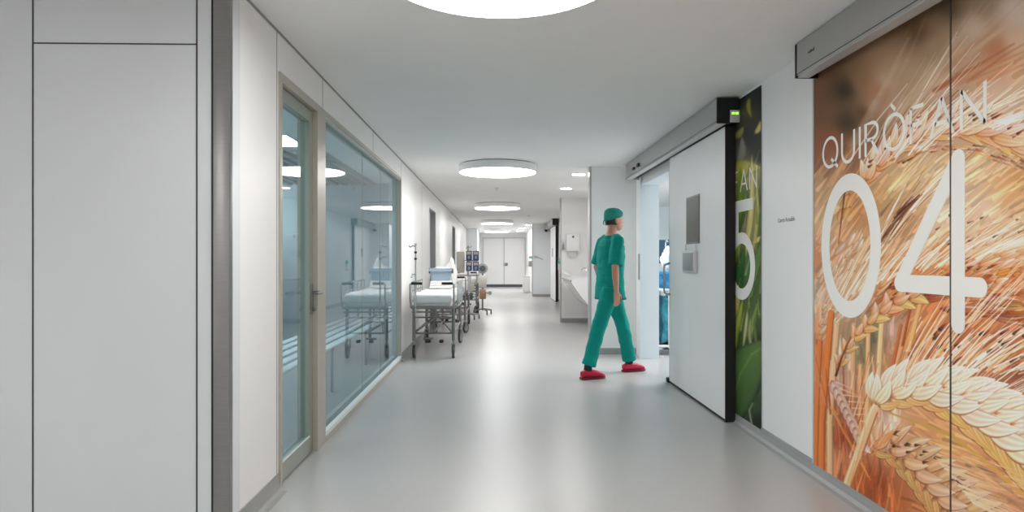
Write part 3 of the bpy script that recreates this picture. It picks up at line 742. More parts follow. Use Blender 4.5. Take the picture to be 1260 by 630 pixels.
def leaf_picture():
    R = random.Random(5)
    C = Canvas(870, 60, 950, 560, 3)
    C.wash([(940, 110, (40, 42, 44)), (915, 120, (52, 52, 48)), (925, 170, (50, 50, 50)), (905, 185, (92, 92, 84)), (935, 190, (44, 46, 42)),
            (912, 140, (80, 74, 60)), (910, 215, (150, 142, 60)), (925, 210, (170, 158, 90)), (905, 255, (120, 122, 60)), (932, 250, (60, 84, 40)),
            (915, 290, (130, 120, 90)), (930, 290, (140, 130, 70)), (910, 330, (52, 84, 44)), (925, 340, (70, 100, 46)), (934, 330, (90, 90, 50)),
            (905, 390, (80, 96, 40)), (920, 400, (110, 128, 70)), (932, 400, (60, 80, 40)), (915, 430, (60, 76, 36)), (933, 420, (34, 44, 28)),
            (920, 480, (66, 100, 48)), (905, 470, (90, 100, 44)), (930, 500, (52, 76, 42)), (910, 510, (60, 64, 46)), (934, 520, (22, 28, 22)),
            (880, 120, (46, 46, 44)), (880, 300, (90, 100, 50)), (880, 500, (50, 70, 40)), (945, 540, (24, 28, 22))], 3.2)
    # blurred yellow buds at the top, on the dark ground
    for (x0, y0, x1, y1, w, c) in [(923, 120, 926, 145, 3.0, (150, 138, 62)), (930, 165, 937, 148, 3.2, (190, 176, 96)), (903, 170, 916, 156, 4.5, (150, 144, 80)),
                                   (906, 205, 914, 168, 6, (130, 126, 112))]:
        C.kernel(x0, y0, x1, y1, w, c, tuple(v*1.1 for v in c), tuple(v*.6 for v in c), 1, .1)
    C.blur(1)
    C.kernel(898, 226, 937, 206, 12, (160, 158, 52), (196, 180, 90), (96, 104, 36), 1, -.2, 0, .9)
    for (x0, y0, x1, y1, w, c) in [(905, 320, 912, 205, 4.5, (104, 128, 40)), (914, 330, 926, 190, 3.6, (208, 186, 110)), (922, 330, 931, 215, 3.2, (176, 160, 84)),
                                   (908, 290, 918, 220, 2.4, (70, 96, 36)), (932, 330, 936, 250, 3.6, (66, 100, 40)), (926, 300, 938, 290, 3, (196, 176, 106)),
                                   (896, 350, 918, 290, 6, (120, 128, 50)), (901, 385, 918, 300, 6, (48, 92, 44)), (910, 365, 924, 310, 5, (58, 100, 50)),
                                   (925, 350, 937, 300, 5, (84, 118, 48)), (899, 400, 909, 350, 4, (190, 172, 100)), (924, 372, 934, 345, 3, (62, 96, 44)),
                                   (902, 440, 915, 368, 4, (150, 160, 60)), (910, 440, 925, 372, 2.6, (60, 84, 36)), (915, 430, 921, 380, 2, (176, 176, 120)), (922, 420, 933, 372, 3, (120, 140, 64)),
                                   (930, 440, 925, 390, 2, (150, 150, 100)), (934, 430, 930, 398, 2, (96, 110, 60)), (906, 470, 903, 420, 3, (84, 110, 36))]:
        C.kernel(x0, y0, x1, y1, w, c, tuple(min(255, v*1.18) for v in c), tuple(v*.45 for v in c), 2, R.uniform(-.08, .08), 0, .9)
    for i in range(60):
        x = R.uniform(898, 938); y = R.uniform(215, 440); L = R.uniform(15, 45)
        c = R.choice([(220, 204, 140), (60, 84, 36), (150, 160, 80), (196, 184, 120), (40, 56, 28)])
        C.stroke([(x, y), (x+L*R.uniform(-.1, .3), y-L)], R.uniform(.3, .9), .2, c, c, .7)
    # round fruit or leaf at the bottom
    C.kernel(893, 535, 952, 415, 30, (58, 84, 44), (96, 130, 66), (26, 40, 24), 1, -.12, 0, .95)
    C.stroke([(903, 490), (912, 460), (926, 436), (938, 428)], 1.2, 1.0, (120, 140, 60), (130, 150, 80), .8, 1.5)
    for k in range(7):
        C.stroke([(910+k*3, 512-k*2), (918+k*3, 470-k*3)], .7, .4, (78, 108, 58), (92, 124, 66), .6, 1)
    C.stroke([(926, 522), (923, 505), (927, 496)], 1.2, .8, (176, 176, 150), (150, 160, 120), .8)
    C.blur(1)
    return C
# ================================================================= MURALS
def mural(name, picture, px0, px1, npx, z0, z1, nz, X, thick):
    """printed panel on the wall plane X; the print is a colour attribute on a fine grid"""
    pxs = np.linspace(px0, px1, npx)
    t = (pxs-630)/F
    Ys = X*(CP-t*SP)/(SP+t*CP)
    zs = np.linspace(z0, z1, nz)
    D = Ys*CP+X*SP
    PX = np.repeat(pxs[:, None], nz, 1)
    PY = 320-(zs[None, :]-EYE)*F/D[:, None]
    col = np.clip(picture.sample(PX, PY).reshape(-1, 3)/255.0, 0, 1)
    col = np.clip((col-.55)*1.13+.585, .01, .97)
    g = col.mean(1, keepdims=True); col = g+(col-g)*.92
    col = np.where(col <= .04045, col/12.92, ((col+.055)/1.055)**2.4)
    n = npx*nz
    co = np.zeros((n, 3), dtype=np.float32)
    co[:, 0] = X-thick; co[:, 1] = np.repeat(Ys, nz); co[:, 2] = np.tile(zs, npx)
    i = (np.arange(npx-1)[:, None]*nz+np.arange(nz-1)[None, :]).reshape(-1)
    faces = np.stack([i, i+1, i+nz+1, i+nz], 1).astype(np.int32)
    # back board so that the panel has a real thickness
    ya, yb = float(Ys[0]), float(Ys[-1])
    bx = np.array([(X, ya, z0), (X, yb, z0), (X, yb, z1), (X, ya, z1)], dtype=np.float32)
    co = np.vstack([co, bx]); b = n
    c00, c10, c11, c01 = 0, (npx-1)*nz, npx*nz-1, nz-1
    side = np.array([[b, b+1, c10, c00], [b+1, b+2, c11, c10], [b+2, b+3, c01, c11], [b+3, b, c00, c01]], dtype=np.int32)
    faces = np.vstack([faces, side])
    me = bpy.data.meshes.new(name)
    me.vertices.add(len(co)); me.vertices.foreach_set('co', co.reshape(-1))
    nf = len(faces)
    me.loops.add(nf*4); me.loops.foreach_set('vertex_index', faces.reshape(-1))
    me.polygons.add(nf); me.polygons.foreach_set('loop_start', np.arange(0, nf*4, 4, dtype=np.int32))
    me.polygons.foreach_set('loop_total', np.full(nf, 4, dtype=np.int32))
    me.update(calc_edges=True); me.validate()
    at = me.color_attributes.new('print', 'FLOAT_COLOR', 'POINT')
    rgba = np.ones((len(co), 4), dtype=np.float32); rgba[:n, :3] = col; rgba[n:, :3] = .8
    at.data.foreach_set('color', rgba.reshape(-1))
    m = bpy.data.materials.new(name+'_print'); m.use_nodes = True
    b_ = m.node_tree.nodes['Principled BSDF']; a = m.node_tree.nodes.new('ShaderNodeVertexColor'); a.layer_name = 'print'
    m.node_tree.links.new(a.outputs[0], b_.inputs['Base Color']); b_.inputs['Roughness'].default_value = .5
    b_.inputs['Specular IOR Level'].default_value = .2
    me.materials.append(m)
    o = bpy.data.objects.new(name, me); COL.objects.link(o)
    return o

MT = .006
wheat = mural('wheat_mural', wheat_picture(), 1003, 1262, 330, .065, 2.44, 860, XR-.001, MT)
tag(wheat, 'large printed wall graphic of golden wheat ears lettered QUIRÒFAN 04, beside the white panel', 'mural')
leaf = mural('leaf_mural', leaf_picture(), 880, 937.5, 90, .065, 2.47, 480, XR-.001, MT)
tag(leaf, 'narrow dark green printed wall graphic of leaves, half hidden behind the open sliding door', 'mural')
XM = XR-.001-MT-.0004
ys = wy(1172, XR)
MB().box(XM-.0016, XM+.0003, ys-.004, ys+.004, .065, 2.44).build('panel_joint', M['text_dark'], wheat)

def arc(cy, cz, ry, rz, a0, a1, n=28):
    return [(cy-ry*math.cos(math.radians(a0+(a1-a0)*k/n)), cz+rz*math.sin(math.radians(a0+(a1-a0)*k/n))) for k in range(n+1)]
# Lettering. The reader looks along +x, so the text runs towards smaller Y.
def lettering(parent, Yl, Yr, zb, zt, w):
    total = Yl-Yr; h = zt-zb
    widths = {'Q': .86, 'U': .66, 'I': .06, 'R': .60, 'O': .86, 'F': .48, 'A': .76, 'N': .70}
    word = 'QUIROFAN'; gap = .26
    tot = sum(widths[c] for c in word)+gap*(len(word)-1)
    k = total/tot; Y = Yl
    mb = MB()
    def S(pts, closed=False):
        stroke_mesh(mb, [(Y-u*k, zb+v*h) for u, v in pts], w, XM, .0006, False, closed)
    def el(cx, cy, rx, ry, a0=0, a1=360, n=32):
        return [(cx-rx*math.cos(math.radians(a0+(a1-a0)*i/n)), cy+ry*math.sin(math.radians(a0+(a1-a0)*i/n))) for i in range(n+(0 if a1-a0 == 360 else 1))]
    for n_, c in enumerate(word):
        W_ = widths[c]
        if c in 'QO':
            S(el(W_/2, .5, W_/2, .5), True)
            if c == 'Q': S([(W_*.58, .26), (W_*1.02, -.06)])
            else: S([(W_*.36, 1.32), (W_*.58, 1.12)])
        elif c == 'U': S([(0, 1), (0, .36)]+el(W_/2, .36, W_/2, .36, 0, -180, 18)[1:-1]+[(W_, .36), (W_, 1)])
        elif c == 'I': S([(W_/2, 0), (W_/2, 1)])
        elif c == 'R':
            S([(0, 0), (0, 1), (W_*.5, 1)]+el(W_*.5, .75, W_*.46, .25, 90, 270, 14)[1:-1][::1]+[(W_*.5, .5), (0, .5)])
            S([(W_*.45, .5), (W_, 0)])
        elif c == 'F': S([(0, 0), (0, 1)]); S([(0, .985), (W_, .985)]); S([(0, .52), (W_*.86, .52)])
        elif c == 'A': S([(0, 0), (W_/2, 1)]); S([(W_/2, 1), (W_, 0)]); S([(W_*.19, .34), (W_*.81, .34)])
        elif c == 'N': S([(0, 0), (0, 1)]); S([(0, .98), (W_, .02)]); S([(W_, 0), (W_, 1)])
        Y -= (W_+gap)*k
    o = mb.build('lettering', M['vinyl_white'], parent); o['label'] = 'white lettering QUIRÒFAN'
QL, QR = wy(1014.5, XR), wy(1214.5, XR)
lettering(wheat, QL, QR, 1.765, 1.925, .0175)
SH = 4.60-QR-.035
lettering(leaf, QL+SH, QR+SH, 1.765, 1.925, .0145)
def zero(parent, Yl, Yr, name='numeral'):
    w = .088; mb = MB(); cy = (Yl+Yr)/2; ry = (Yl-Yr)/2-w/2
    zt, zb = 1.702, .948
    pts = [(cy-ry*math.cos(2*PI*k/56), (zt+zb)/2+((zt-zb)/2-w/2)*math.sin(2*PI*k/56)) for k in range(56)]
    stroke_mesh(mb, pts, w, XM, .0008, False, True)
    o = mb.build(name, M['vinyl_white'], parent); o['label'] = 'white figure 0'
zero(wheat, wy(1012.5, XR), wy(1086, XR))
def four():
    mb = MB(); w = .078
    ysx = wy(1181, XR)
    a = (ysx, 1.655); b_ = (ysx, .995)
    l = (wy(1109, XR), 1.145)
    r = (wy(1208, XR), 1.145)
    stroke_mesh(mb, [a, b_], w, XM, .0008)
    stroke_mesh(mb, [a, l], w*.98, XM, .0007)
    stroke_mesh(mb, [l, r], w, XM, .0009)
    o = mb.build('numeral', M['vinyl_white'], wheat); o['label'] = 'white figure 4'
four()
zero(leaf, wy(1012.5, XR)+SH+.05, wy(1086, XR)+SH+.05)
def five():
    mb = MB(); w = .085
    yl = wy(907.5, XR); yr = wy(927.5, XR)
    zt = 1.70-w/2
    stroke_mesh(mb, [(yr, zt), (yl, zt), (yl, 1.36)], w, XM, .0008, False)
    bc = (yl-.10, 1.205)
    pts = []
    for k in range(34):
        a = math.radians(140-290*k/33)
        pts.append((bc[0]-.215*math.cos(a)*1.0, bc[1]+.212*math.sin(a)))
    stroke_mesh(mb, pts, w, XM, .0009, False)
    o = mb.build('numeral', M['vinyl_white'], leaf); o['label'] = 'white figure 5'
five()
# trims at the mural's edges
struct(MB().box(XR-.012, XR-.0005, wy(1003, XR)+.001, wy(1003, XR)+.010, .07, 2.30).build('trim_2', M['offwhite']))
# small printed notice on the white panel
cu = bpy.data.curves.new('notice', 'FONT'); cu.body = 'Camra Acosable'; cu.size = .040; cu.extrude = .0003
tmp = bpy.data.objects.new('notice_tmp', cu); COL.objects.link(tmp)
bpy.context.view_layer.update()
dg = bpy.context.evaluated_depsgraph_get()
me = bpy.data.meshes.new_from_object(tmp.evaluated_get(dg))
bpy.data.objects.remove(tmp, do_unlink=True)
wid = max(v.co.x for v in me.vertices)
ya, yb = wy(957.5, XR), wy(978, XR)
R_ = Matrix(((0, 0, -1, XR-.0006), (-(ya-yb)/wid, 0, 0, ya), (0, 1, 0, wz(274, XR, ya)), (0, 0, 0, 1)))
me.transform(R_); me.materials.clear(); me.materials.append(M['text_dark']); me.flip_normals()
o = bpy.data.objects.new('wall_lettering', me); COL.objects.link(o)
tag(o, 'tiny dark printed notice on the white wall panel between the two murals', 'sign')

# ================================================================= SLIDING DOORS AND THEIR TRACK HOUSINGS
def housing(name, xf, z0, z1, y0, y1, label, detail):
    d = XR-.0095
    prof = [(xf, z0), (xf, z1), (d, z1), (d, z0+.0), (xf+.055, z0-.0)]
    mb = MB().prism([(xf, z0+.012), (xf, z1), (d, z1), (d, z0+.03), (xf+.075, z0+.03), (xf+.075, z0), (xf+.012, z0)], 'y', y0+.02, y1-.02)
    o = mb.build(name, M['alu'])
    tag(o, label, 'door operator')
    ew = .02 if detail else .02
    MB().rbox(xf-.004, d, y0, y0+ew, z0-.004, z1, .003, 1).build('end_cap', M['black'], o)['label'] = 'black end cap'
    MB().rbox(xf-.004, d, y1-ew, y1, z0-.004, z1, .003, 1).build('end_cap', M['black'] if not detail else M['alu_light'], o)
    MB().box(xf-.0012, xf+.0005, y0+.02, y1-.02, z0+.013, z0+.017).build('cover_seam', M['black'], o)
    MB().box(xf+.006, xf+.072, y0+.021, y1-.021, z0-.004, z0-.0005).build('underside_cover', M['alu_light'], o)
    MB().box(xf+.085, d-.01, y0+.03, y1-.03, z0+.022, z0+.0295).build('track_slot', M['black'], o)
    return o
h4 = housing('door_track_housing', 1.715, 2.295, 2.484, -1.0, wy(978.5, 1.715), 'long grey aluminium door operator housing above the wheat mural', False)
# small embossed emblem, near the far end of the housing
ey = wy(993, 1.715)
mb = MB()
for k in range(6):
    mb.box(1.7135, 1.716, ey-.012+k*.012-.07, ey-.004+k*.012-.07, 2.385, 2.395+(.006 if k in (0, 3) else 0))
mb.build('emblem', M['text_dark'], h4)
xf5 = 1.672
h5 = housing('door_track_housing', xf5, 2.29, 2.478, wy(883, xf5), wy(770, xf5), 'grey door operator housing above the open white sliding door, black near end', True)
y0 = wy(883, xf5)
MB().rbox(1.765, 1.838, y0-.012, y0+.001, 2.292, 2.385, .003).build('control_panel', M['offwhite'], h5)['label'] = 'small keypad with green display'
cpn = [c for c in h5.children if c.name.startswith('control_panel')][0]
MB().box(1.775, 1.797, y0-.0135, y0-.0118, 2.350, 2.368).box(1.803, 1.828, y0-.0135, y0-.0118, 2.350, 2.368).build('display', M['red_led'], cpn)
for k, (px, r) in enumerate(((780.5, .012), (786, .019))):
    yy = wy(px, xf5)
    MB().rbox(xf5-.022, xf5, yy-.05, yy+.05, 2.345+.0*k, 2.375+.012*k, .006).build('motion_sensor', M['black'], h5)

XD = 1.758
dy0, dy1 = wy(892.5, XD), wy(823.5, XD)
def sliding(name, ya, yb, struct_name):
    d = struct(MB().rbox(XD, XD+.045, ya+.012, yb-.012, .022, 2.28, .003, 1).build(struct_name, M['wall']))
    MB().box(XD+.001, XR-.015, ya, ya+.012, .004, 2.28).build('edge_seal', M['rubber'], d)['label'] = 'black rubber edge'
    MB().box(XD+.004, XD+.04, ya+.012, yb-.012, .004, .0215).build('bottom_seal', M['rubber'], d)
    MB().box(XD-.002, XD+.046, yb-.012, yb, .022, 2.27).build('leading_edge', M['alu_light'], d)
    return d
d5 = sliding('sliding', dy0, dy1, 'door_2')
# vision panel with access box under it
va, vb = wy(861, XD), wy(845, XD)
MB().rbox(XD-.006, XD-.0002, va, vb, 1.395, 1.825, .003, 1).build('vision_frame', M['steel_dark'], d5)
MB().box(XD-.0075, XD-.0062, va+.014, vb-.014, 1.409, 1.811).build('vision_panel', M['graphite'], d5)['label'] = 'smoked viewing panel'
ba, bb = wy(859, XD), wy(844, XD)
bx = MB().rbox(XD-.035, XD-.0005, ba+.01, bb-.005, 1.135, 1.335, .008).build('access_reader', M['alu_light'], d5)
MB().rbox(XD-.04, XD-.0352, ba+.035, bb-.025, 1.155, 1.315, .003).build('reader_face', M['grey'], bx)
MB().tube([(XD-.010, ba+.03, 1.335), (XD-.010, ba+.03, 1.395)], .004, 6).tube([(XD-.010, bb-.03, 1.335), (XD-.010, bb-.03, 1.395)], .004, 6).build('reader_bracket', M['alu_light'], d5)
# bow handle on the leading edge
hy = dy1-.03
MB().tube([(XD, hy, .90), (XD-.055, hy, .92), (XD-.06, hy, .95), (XD-.06, hy, 1.17), (XD-.055, hy, 1.20), (XD, hy, 1.22)], .011, 8).build('door_handle', M['steel'], d5)
MB().rbox(XD-.02, XD+.05, dy1-.01, dy1+.06, .002, .05, .008).build('floor_guide', M['black'], d5)

# farther sliding door with its housing
fa, fb = 19.35, 21.2
d6 = sliding('sliding', fa, fb, 'door_6')
h6 = housing('door_track_housing', 1.66, 2.29, 2.478, fa-.1, 22.1, 'distant small grey operator housing with black end over the far sliding door', True)
MB().rbox(XD-.006, XD-.0002, fa+.9, fa+1.2, 1.352, 1.625, .003, 1).build('vision_panel', M['grey'], d6)

# ================================================================= LAMPS
def ceiling_lamp(x, y, label):
    t = empty('ceiling_lamp', (x, y, H))
    zc = -.105
    MB().lathe([(.46, -.004), (.497, -.012), (.5, -.02), (.5, zc+.006), (.497, zc)], (0, 0, 0), 64).build('housing_ring', M['lamp_ring'], t)
    MB().lathe([(.30, zc-.0006), (.492, zc-.0006), (.490, zc-.004), (.30, zc-.0055)], (0, 0, 0), 64).build('diffuser', M['lamp'], t)
    MB().lathe([(.47, -.0035), (.47, 0)], (0, 0, 0), 48).build('mounting_plate', M['grey'], t)
    return tag(t, label, 'lamp', 'round white ceiling lamps along the corridor')
LY = [2.55, 8.45, 14.3, 20.3, 26.2]
LAB = ['large round white ceiling lamp cut off at the top edge, nearest of the row',
       'round white ceiling lamp, second from the camera, with its grey rim showing',
       'third round white ceiling lamp along the corridor, between the second and the far pair',
       'fourth round white ceiling lamp, small and thin, near the far end',
       'farthest round white ceiling lamp, a thin line before the double door']
for yy, lb in zip(LY, LAB): ceiling_lamp(.015, yy, lb)
ceiling_lamp(.015, -3.4, 'unseen round ceiling lamp added in the lobby behind the camera to light the near end')  # this and the next two lamps are added to brighten the near walls
ceiling_lamp(-2.7, -.1, 'unseen round ceiling lamp added over the side of the lobby to brighten the near panels')
ceiling_lamp(-2.7, -4.2, 'unseen round ceiling lamp added at the rear side of the lobby as fill')
def downlight(x, y, label):
    t = empty('recessed_downlight', (x, y, H))
    MB().lathe([(.088, -.0005), (.10, -.004), (.108, -.001)], (0, 0, 0), 28, caps=False).build('trim_ring', M['white'], t)
    MB().lathe([(.0, -.0022), (.089, -.0022), (.089, -.0008), (0, -.0008)], (0, 0, 0), 28, caps=False).build('lens', M['downlight'], t)
    return tag(t, label, 'lamp', 'recessed downlights over the scrub niche')
for (x, y, lb) in ((1.19, 9.40, 'small round recessed downlight nearest the first stub wall'), (1.20, 11.25, 'small round recessed downlight before the niche sink wall'),
                   (1.1, 23.1, 'far small recessed downlight just past the distant grey stub wall'),
                   (.95, 25.3, 'tiny downlight added to brighten the far end, between the distant stub wall and the far door'), (.95, 27.6, 'tiny downlight added to brighten the far double door, on the right'),  # the last three downlights are added to lift the dim far end
                   (-.4, 27.6, 'tiny downlight added to brighten the far double door, on the left')):
    downlight(x, y, lb)
for (x_, y_, lb) in ((-2.3, 6.55, 'square white ceiling light panel seen through the glass door'), (-2.9, 3.9, 'unseen ceiling light panel added in the near corner to brighten the glazed room'),  # all panels but the first are added out of view to brighten the room
                     (-3.6, 5.6, 'unseen ceiling light panel added along the back wall to brighten the glazed room'), (-3.75, 9.2, 'unseen ceiling light panel added in the far corner to brighten the glazed room')):
    t = empty('ceiling_panel_light', (x_, y_, H-.046))
    MB().box(-.31, .31, -.31, .31, -.006, 0).build('frame', M['offwhite'], t)
    MB().box(-.29, .29, -.29, .29, -.009, -.0062).build('diffuser', M['panel_light'], t)
    tag(t, lb, 'lamp')
t = empty('ceiling_panel_light', (4.4, 8.5, H))
MB().box(-1.4, 1.4, -1.4, 1.4, -.012, -.001).build('frame', M['offwhite'], t)
MB().box(-1.36, 1.36, -1.36, 1.36, -.02, -.0122).build('diffuser', M['or_light'], t)
tag(t, 'bright cold ceiling light field inside the operating room', 'lamp')
for (x, y, lb) in ((.0, 11.2, 'tiny white ceiling sprinkler between the second and third round lamps'), (.02, 22.3, 'tiny ceiling sprinkler hanging before the farthest round lamps'),
                   (.9, 18.0, 'tiny white ceiling detector near the far sliding door')):
    MB_ = MB().lathe([(.0, 0), (.035, 0), (.035, -.008), (.012, -.012), (.010, -.035), (.022, -.038), (.022, -.042), (0, -.042)], (x, y, H), 16, caps=False)
    tag(MB_.build('ceiling_sprinkler', M['offwhite']), lb, 'sprinkler', 'ceiling sprinklers')
# ================================================================= GURNEYS
def caster(parent, x, y, r=.085, turn=0.0):
    c = MB().rbox(x-.012, x+.012, y-.012, y+.012, 2*r+.006, 2*r+.06, .003)
    R_ = Matrix.Translation((x, y, 0)) @ Matrix.Rotation(turn, 4, 'Z')
    fk = MB().box(-.024, -.019, -.02, .035, r-.012, 2*r+.016).box(.019, .024, -.02, .035, r-.012, 2*r+.016).box(-.024, .024, -.02, .02, 2*r+.006, 2*r+.016)
    fk.xf(R_); c.v_off = 0
    c.add(fk.v, fk.f)
    fork = c.build('caster', M['steel'], parent)
    w = MB().lathe([(r*.72, -.015), (r*.93, -.016), (r, -.009), (r, .009), (r*.93, .016), (r*.72, .015)], (0, .022, r), 24, 'x'); w.xf(R_)
    wh = w.build('wheel', M['tyre'], fork)
    hb = MB().lathe([(.0, -.017), (r*.68, -.017), (r*.70, -.006), (r*.70, .006), (r*.68, .017), (0, .017)], (0, .022, r), 20, 'x', caps=False); hb.xf(R_)
    hb.build('wheel_hub', M['grey'], fork)
    return fork
def gurney(x, y, label, L=1.9, rails=True, pole=True, turns=(.0, .0, .3, -.2)):
    t = empty('gurney', (x, y, 0))
    hw, hl = .25, L/2
    fr = MB(); T = .018
    z1 = .66
    # top frame and deck bars
    fr.tube([(-hw, -hl, z1), (hw, -hl, z1), (hw, hl, z1), (-hw, hl, z1), (-hw, -hl, z1)], T, 8)
    fr.tube([(-hw, -hl, z1-.055), (hw, -hl, z1-.055)], .011, 8); fr.tube([(-hw, hl, z1-.055), (hw, hl, z1-.055)], .011, 8)
    for k in range(5): fr.tube([(-hw, -hl+L*(k+.5)/5, z1), (hw, -hl+L*(k+.5)/5, z1)], .010, 6)
    yw = hl-.2
    for sy in (-1, 1):
        for sx in (-1, 1):
            fr.tube([(sx*hw, sy*yw, z1), (sx*hw, sy*yw, .225)], .021, 8)
        fr.tube([(-hw, sy*yw, .32), (hw, sy*yw, .32)], .012, 8)
        fr.tube([(-hw, sy*yw, .52), (hw, sy*yw, .52)], .010, 8)
        fr.tube([(-.085, sy*yw, .52), (-.085, sy*yw, z1)], .010, 6); fr.tube([(.11, sy*yw, .52), (.11, sy*yw, z1)], .010, 6)
    for sx in (-1, 1):
        fr.tube([(sx*hw, -yw, .32), (sx*hw, yw, .32)], .013, 8)
    fr.tube([(-hw+.03, -yw, .34), (.02, 0, .5), (hw-.03, yw, .34)], .010, 6)
    fr.tube([(hw-.03, -yw, .34), (-.02, 0, .49), (-hw+.03, yw, .34)], .010, 6)
    fr.build('frame', M['steel_dark'], t)
    MB().tube([(0, -yw, .33), (0, yw, .33)], .016, 8).build('brake_rod', M['steel_dark'], t)
    MB().tube([(-.13, -yw-.03, .255), (.0, -yw-.03, .255)], .014, 8).build('pedal_bar', M['steel_dark'], t)
    for px in (-.06, .10):
        MB().rbox(px-.028, px+.028, -yw-.06, -yw+.02, .20, .24, .014).build('pedal', M['black'], t)
    MB().rbox(-hw+.02, hw-.02, -hl+.03, hl-.03, z1+.012, z1+.05, .01).build('deck', M['offwhite'], t)
    m = MB().rbox(-hw+.0, hw-.0, -hl+.0, hl-.03, z1+.05, z1+.165, .035, 4).build('mattress', M['mattress'], t)
    MB().rbox(-hw-.002, hw+.002, -hl+.05, -hl+.17, z1+.06, z1+.145, .03, 3).build('mattress_band', M['mattress_green'], m)
    sheet = MB(); n = 26; rnd = random.Random(int(abs(x)*100+y*10))
    nx, ny = 14, 30; vs = []
    for j_ in range(ny+1):
        for i_ in range(nx+1):
            u = i_/nx*2-1; v = j_/ny
            xx = u*(hw+.012); zz = z1+.172+.006*math.sin(v*23+u*3)+.005*math.sin(u*7+v*11)+rnd.uniform(-.002, .002)
            if abs(u) > .9: zz -= .05*(abs(u)-.9)/.1+.012*math.sin(v*14)
            if j_ == 0: zz -= .04
            vs.append((xx, -hl-.006+v*(L-.1), zz))
    fs = [(j_*(nx+1)+i_, j_*(nx+1)+i_+1, (j_+1)*(nx+1)+i_+1, (j_+1)*(nx+1)+i_) for j_ in range(ny) for i_ in range(nx)]
    sheet.add(vs, fs, True); so = sheet.build('sheet', M['sheet'], t)
    sm = so.modifiers.new('t', 'SOLIDIFY'); sm.thickness = .004
    for i_, (sx, sy) in enumerate(((-1, -1), (1, -1), (-1, 1), (1, 1))):
        caster(t, sx*hw, sy*yw, .085 if sy < 0 else .10, turns[i_])
    if rails:
        for sx in (-1, 1):
            r = MB(); xx = sx*(hw+.045)
            r.tube([(xx, -.62, z1+.30), (xx, .55, z1+.30)], .011, 8)
            r.tube([(xx, -.62, z1+.19), (xx, .55, z1+.19)], .008, 8)
            for q in range(6):
                yy = -.62+1.17*q/5
                r.tube([(xx, yy, z1+.30), (xx, yy, z1-.01)], .007, 6)
            r.tube([(xx, -.62, z1-.01), (xx, .55, z1-.01)], .011, 8)
            r.build('side_rail', M['chrome'], t)
        # push handles at the near end, black grips
        for sx in (-1, 1):
            hx = sx*(hw+.02)
            r = MB().tube([(hx, -hl+.02, z1), (hx, -hl-.03, z1+.12), (hx, -hl-.03, z1+.27), (hx, -hl-.03, z1+.29), (hx-sx*.02, -hl-.03, z1+.30), (hx-sx*.13, -hl-.03, z1+.30)], .010, 8)
            g = r.build('push_handle', M['steel'], t)
            MB().tube([(hx-sx*.015, -hl-.03, z1+.30), (hx-sx*.15, -hl-.03, z1+.30)], .017, 10).build('grip', M['black'], g)
    if pole:
        px_, py_ = -hw+.045, -hl-.005
        p = MB().tube([(px_, py_, z1-.1), (px_, py_, 1.43)], .011, 10)
        p.tube([(px_, py_, 1.41), (px_-.03, py_, 1.43), (px_-.065, py_, 1.41), (px_-.085, py_, 1.43)], .008, 8)
        p.tube([(px_, py_, 1.43), (px_, py_, 1.455)], .015, 10)
        p.tube([(px_, py_, 1.07), (px_-.04, py_, 1.075), (px_-.055, py_, 1.03)], .010, 8)
        pl = p.build('drip_pole', M['chrome'], t)
        for zz in (1.345, 1.265): MB().lathe([(.0, -.012), (.017, -.012), (.017, .012), (0, .012)], (px_, py_, zz), 12, caps=False).build('clamp', M['black'], pl)
    return tag(t, label, 'gurney', 'gurneys parked along the left wall')
g1 = gurney(-.80, 9.05, 'steel gurney with drip pole and white sheet parked nearest the camera beside the glazing')
g2 = gurney(-.79, 11.9, 'second steel gurney with white sheet, parked behind the nearest one', pole=False, turns=(.4, -.5, .1, .2))
g3 = gurney(-.72, 15.9, 'farthest steel gurney, mostly hidden by the pump trolley', L=1.8, pole=False, turns=(.3, .5, .1, .2))

# plastic bin standing on the gurney with white linen in it
fb_ = empty('folded_blankets', (-.80, 9.42, .852))
for k in range(3): MB().rbox(-.15+.006*k, .15-.004*k, -.20+.004*k, .20, .034*k, .034*k+.033, .014, 3).build('blanket', M['sheet'], fb_)
tag(fb_, 'stack of folded white blankets under the blue-grey bin', 'blanket')
bt = empty('storage_bin', (-.80, 9.42, .957))
def tub(w, d, h, th=.006, fl=.02):
    def ring(a, b, z, n=6):
        pts = []; r = .03
        for (cx, cy, a0) in ((a-r, b-r, 0), (-a+r, b-r, 90), (-a+r, -b+r, 180), (a-r, -b+r, 270)):
            for k in range(n): an = math.radians(a0+90*k/(n-1)); pts.append((cx+r*math.cos(an), cy+r*math.sin(an), z))
        return pts
    a, b = w/2, d/2
    return MB().loft([ring(a-.02, b-.02, 0), ring(a-.004, b-.004, h-.03), ring(a+.012, b+.012, h-.028), ring(a+.012, b+.012, h), ring(a-th, b-th, h), ring(a-.02-th, b-.02-th, th)])
tub(.30, .38, .175).build('tub', M['bin_blue'], bt)
MB().rbox(-.165, .165, -.208, -.196, .13, .15, .004).build('rim_bar', M['bin_blue'], bt)
for sx in (-1, 1): MB().rbox(sx*.165-.009, sx*.165+.009, -.06, .06, .10, .165, .004).build('handle', M['darkgrey'], bt)
tag(bt, 'blue-grey plastic bin standing on the nearest gurney', 'bin')
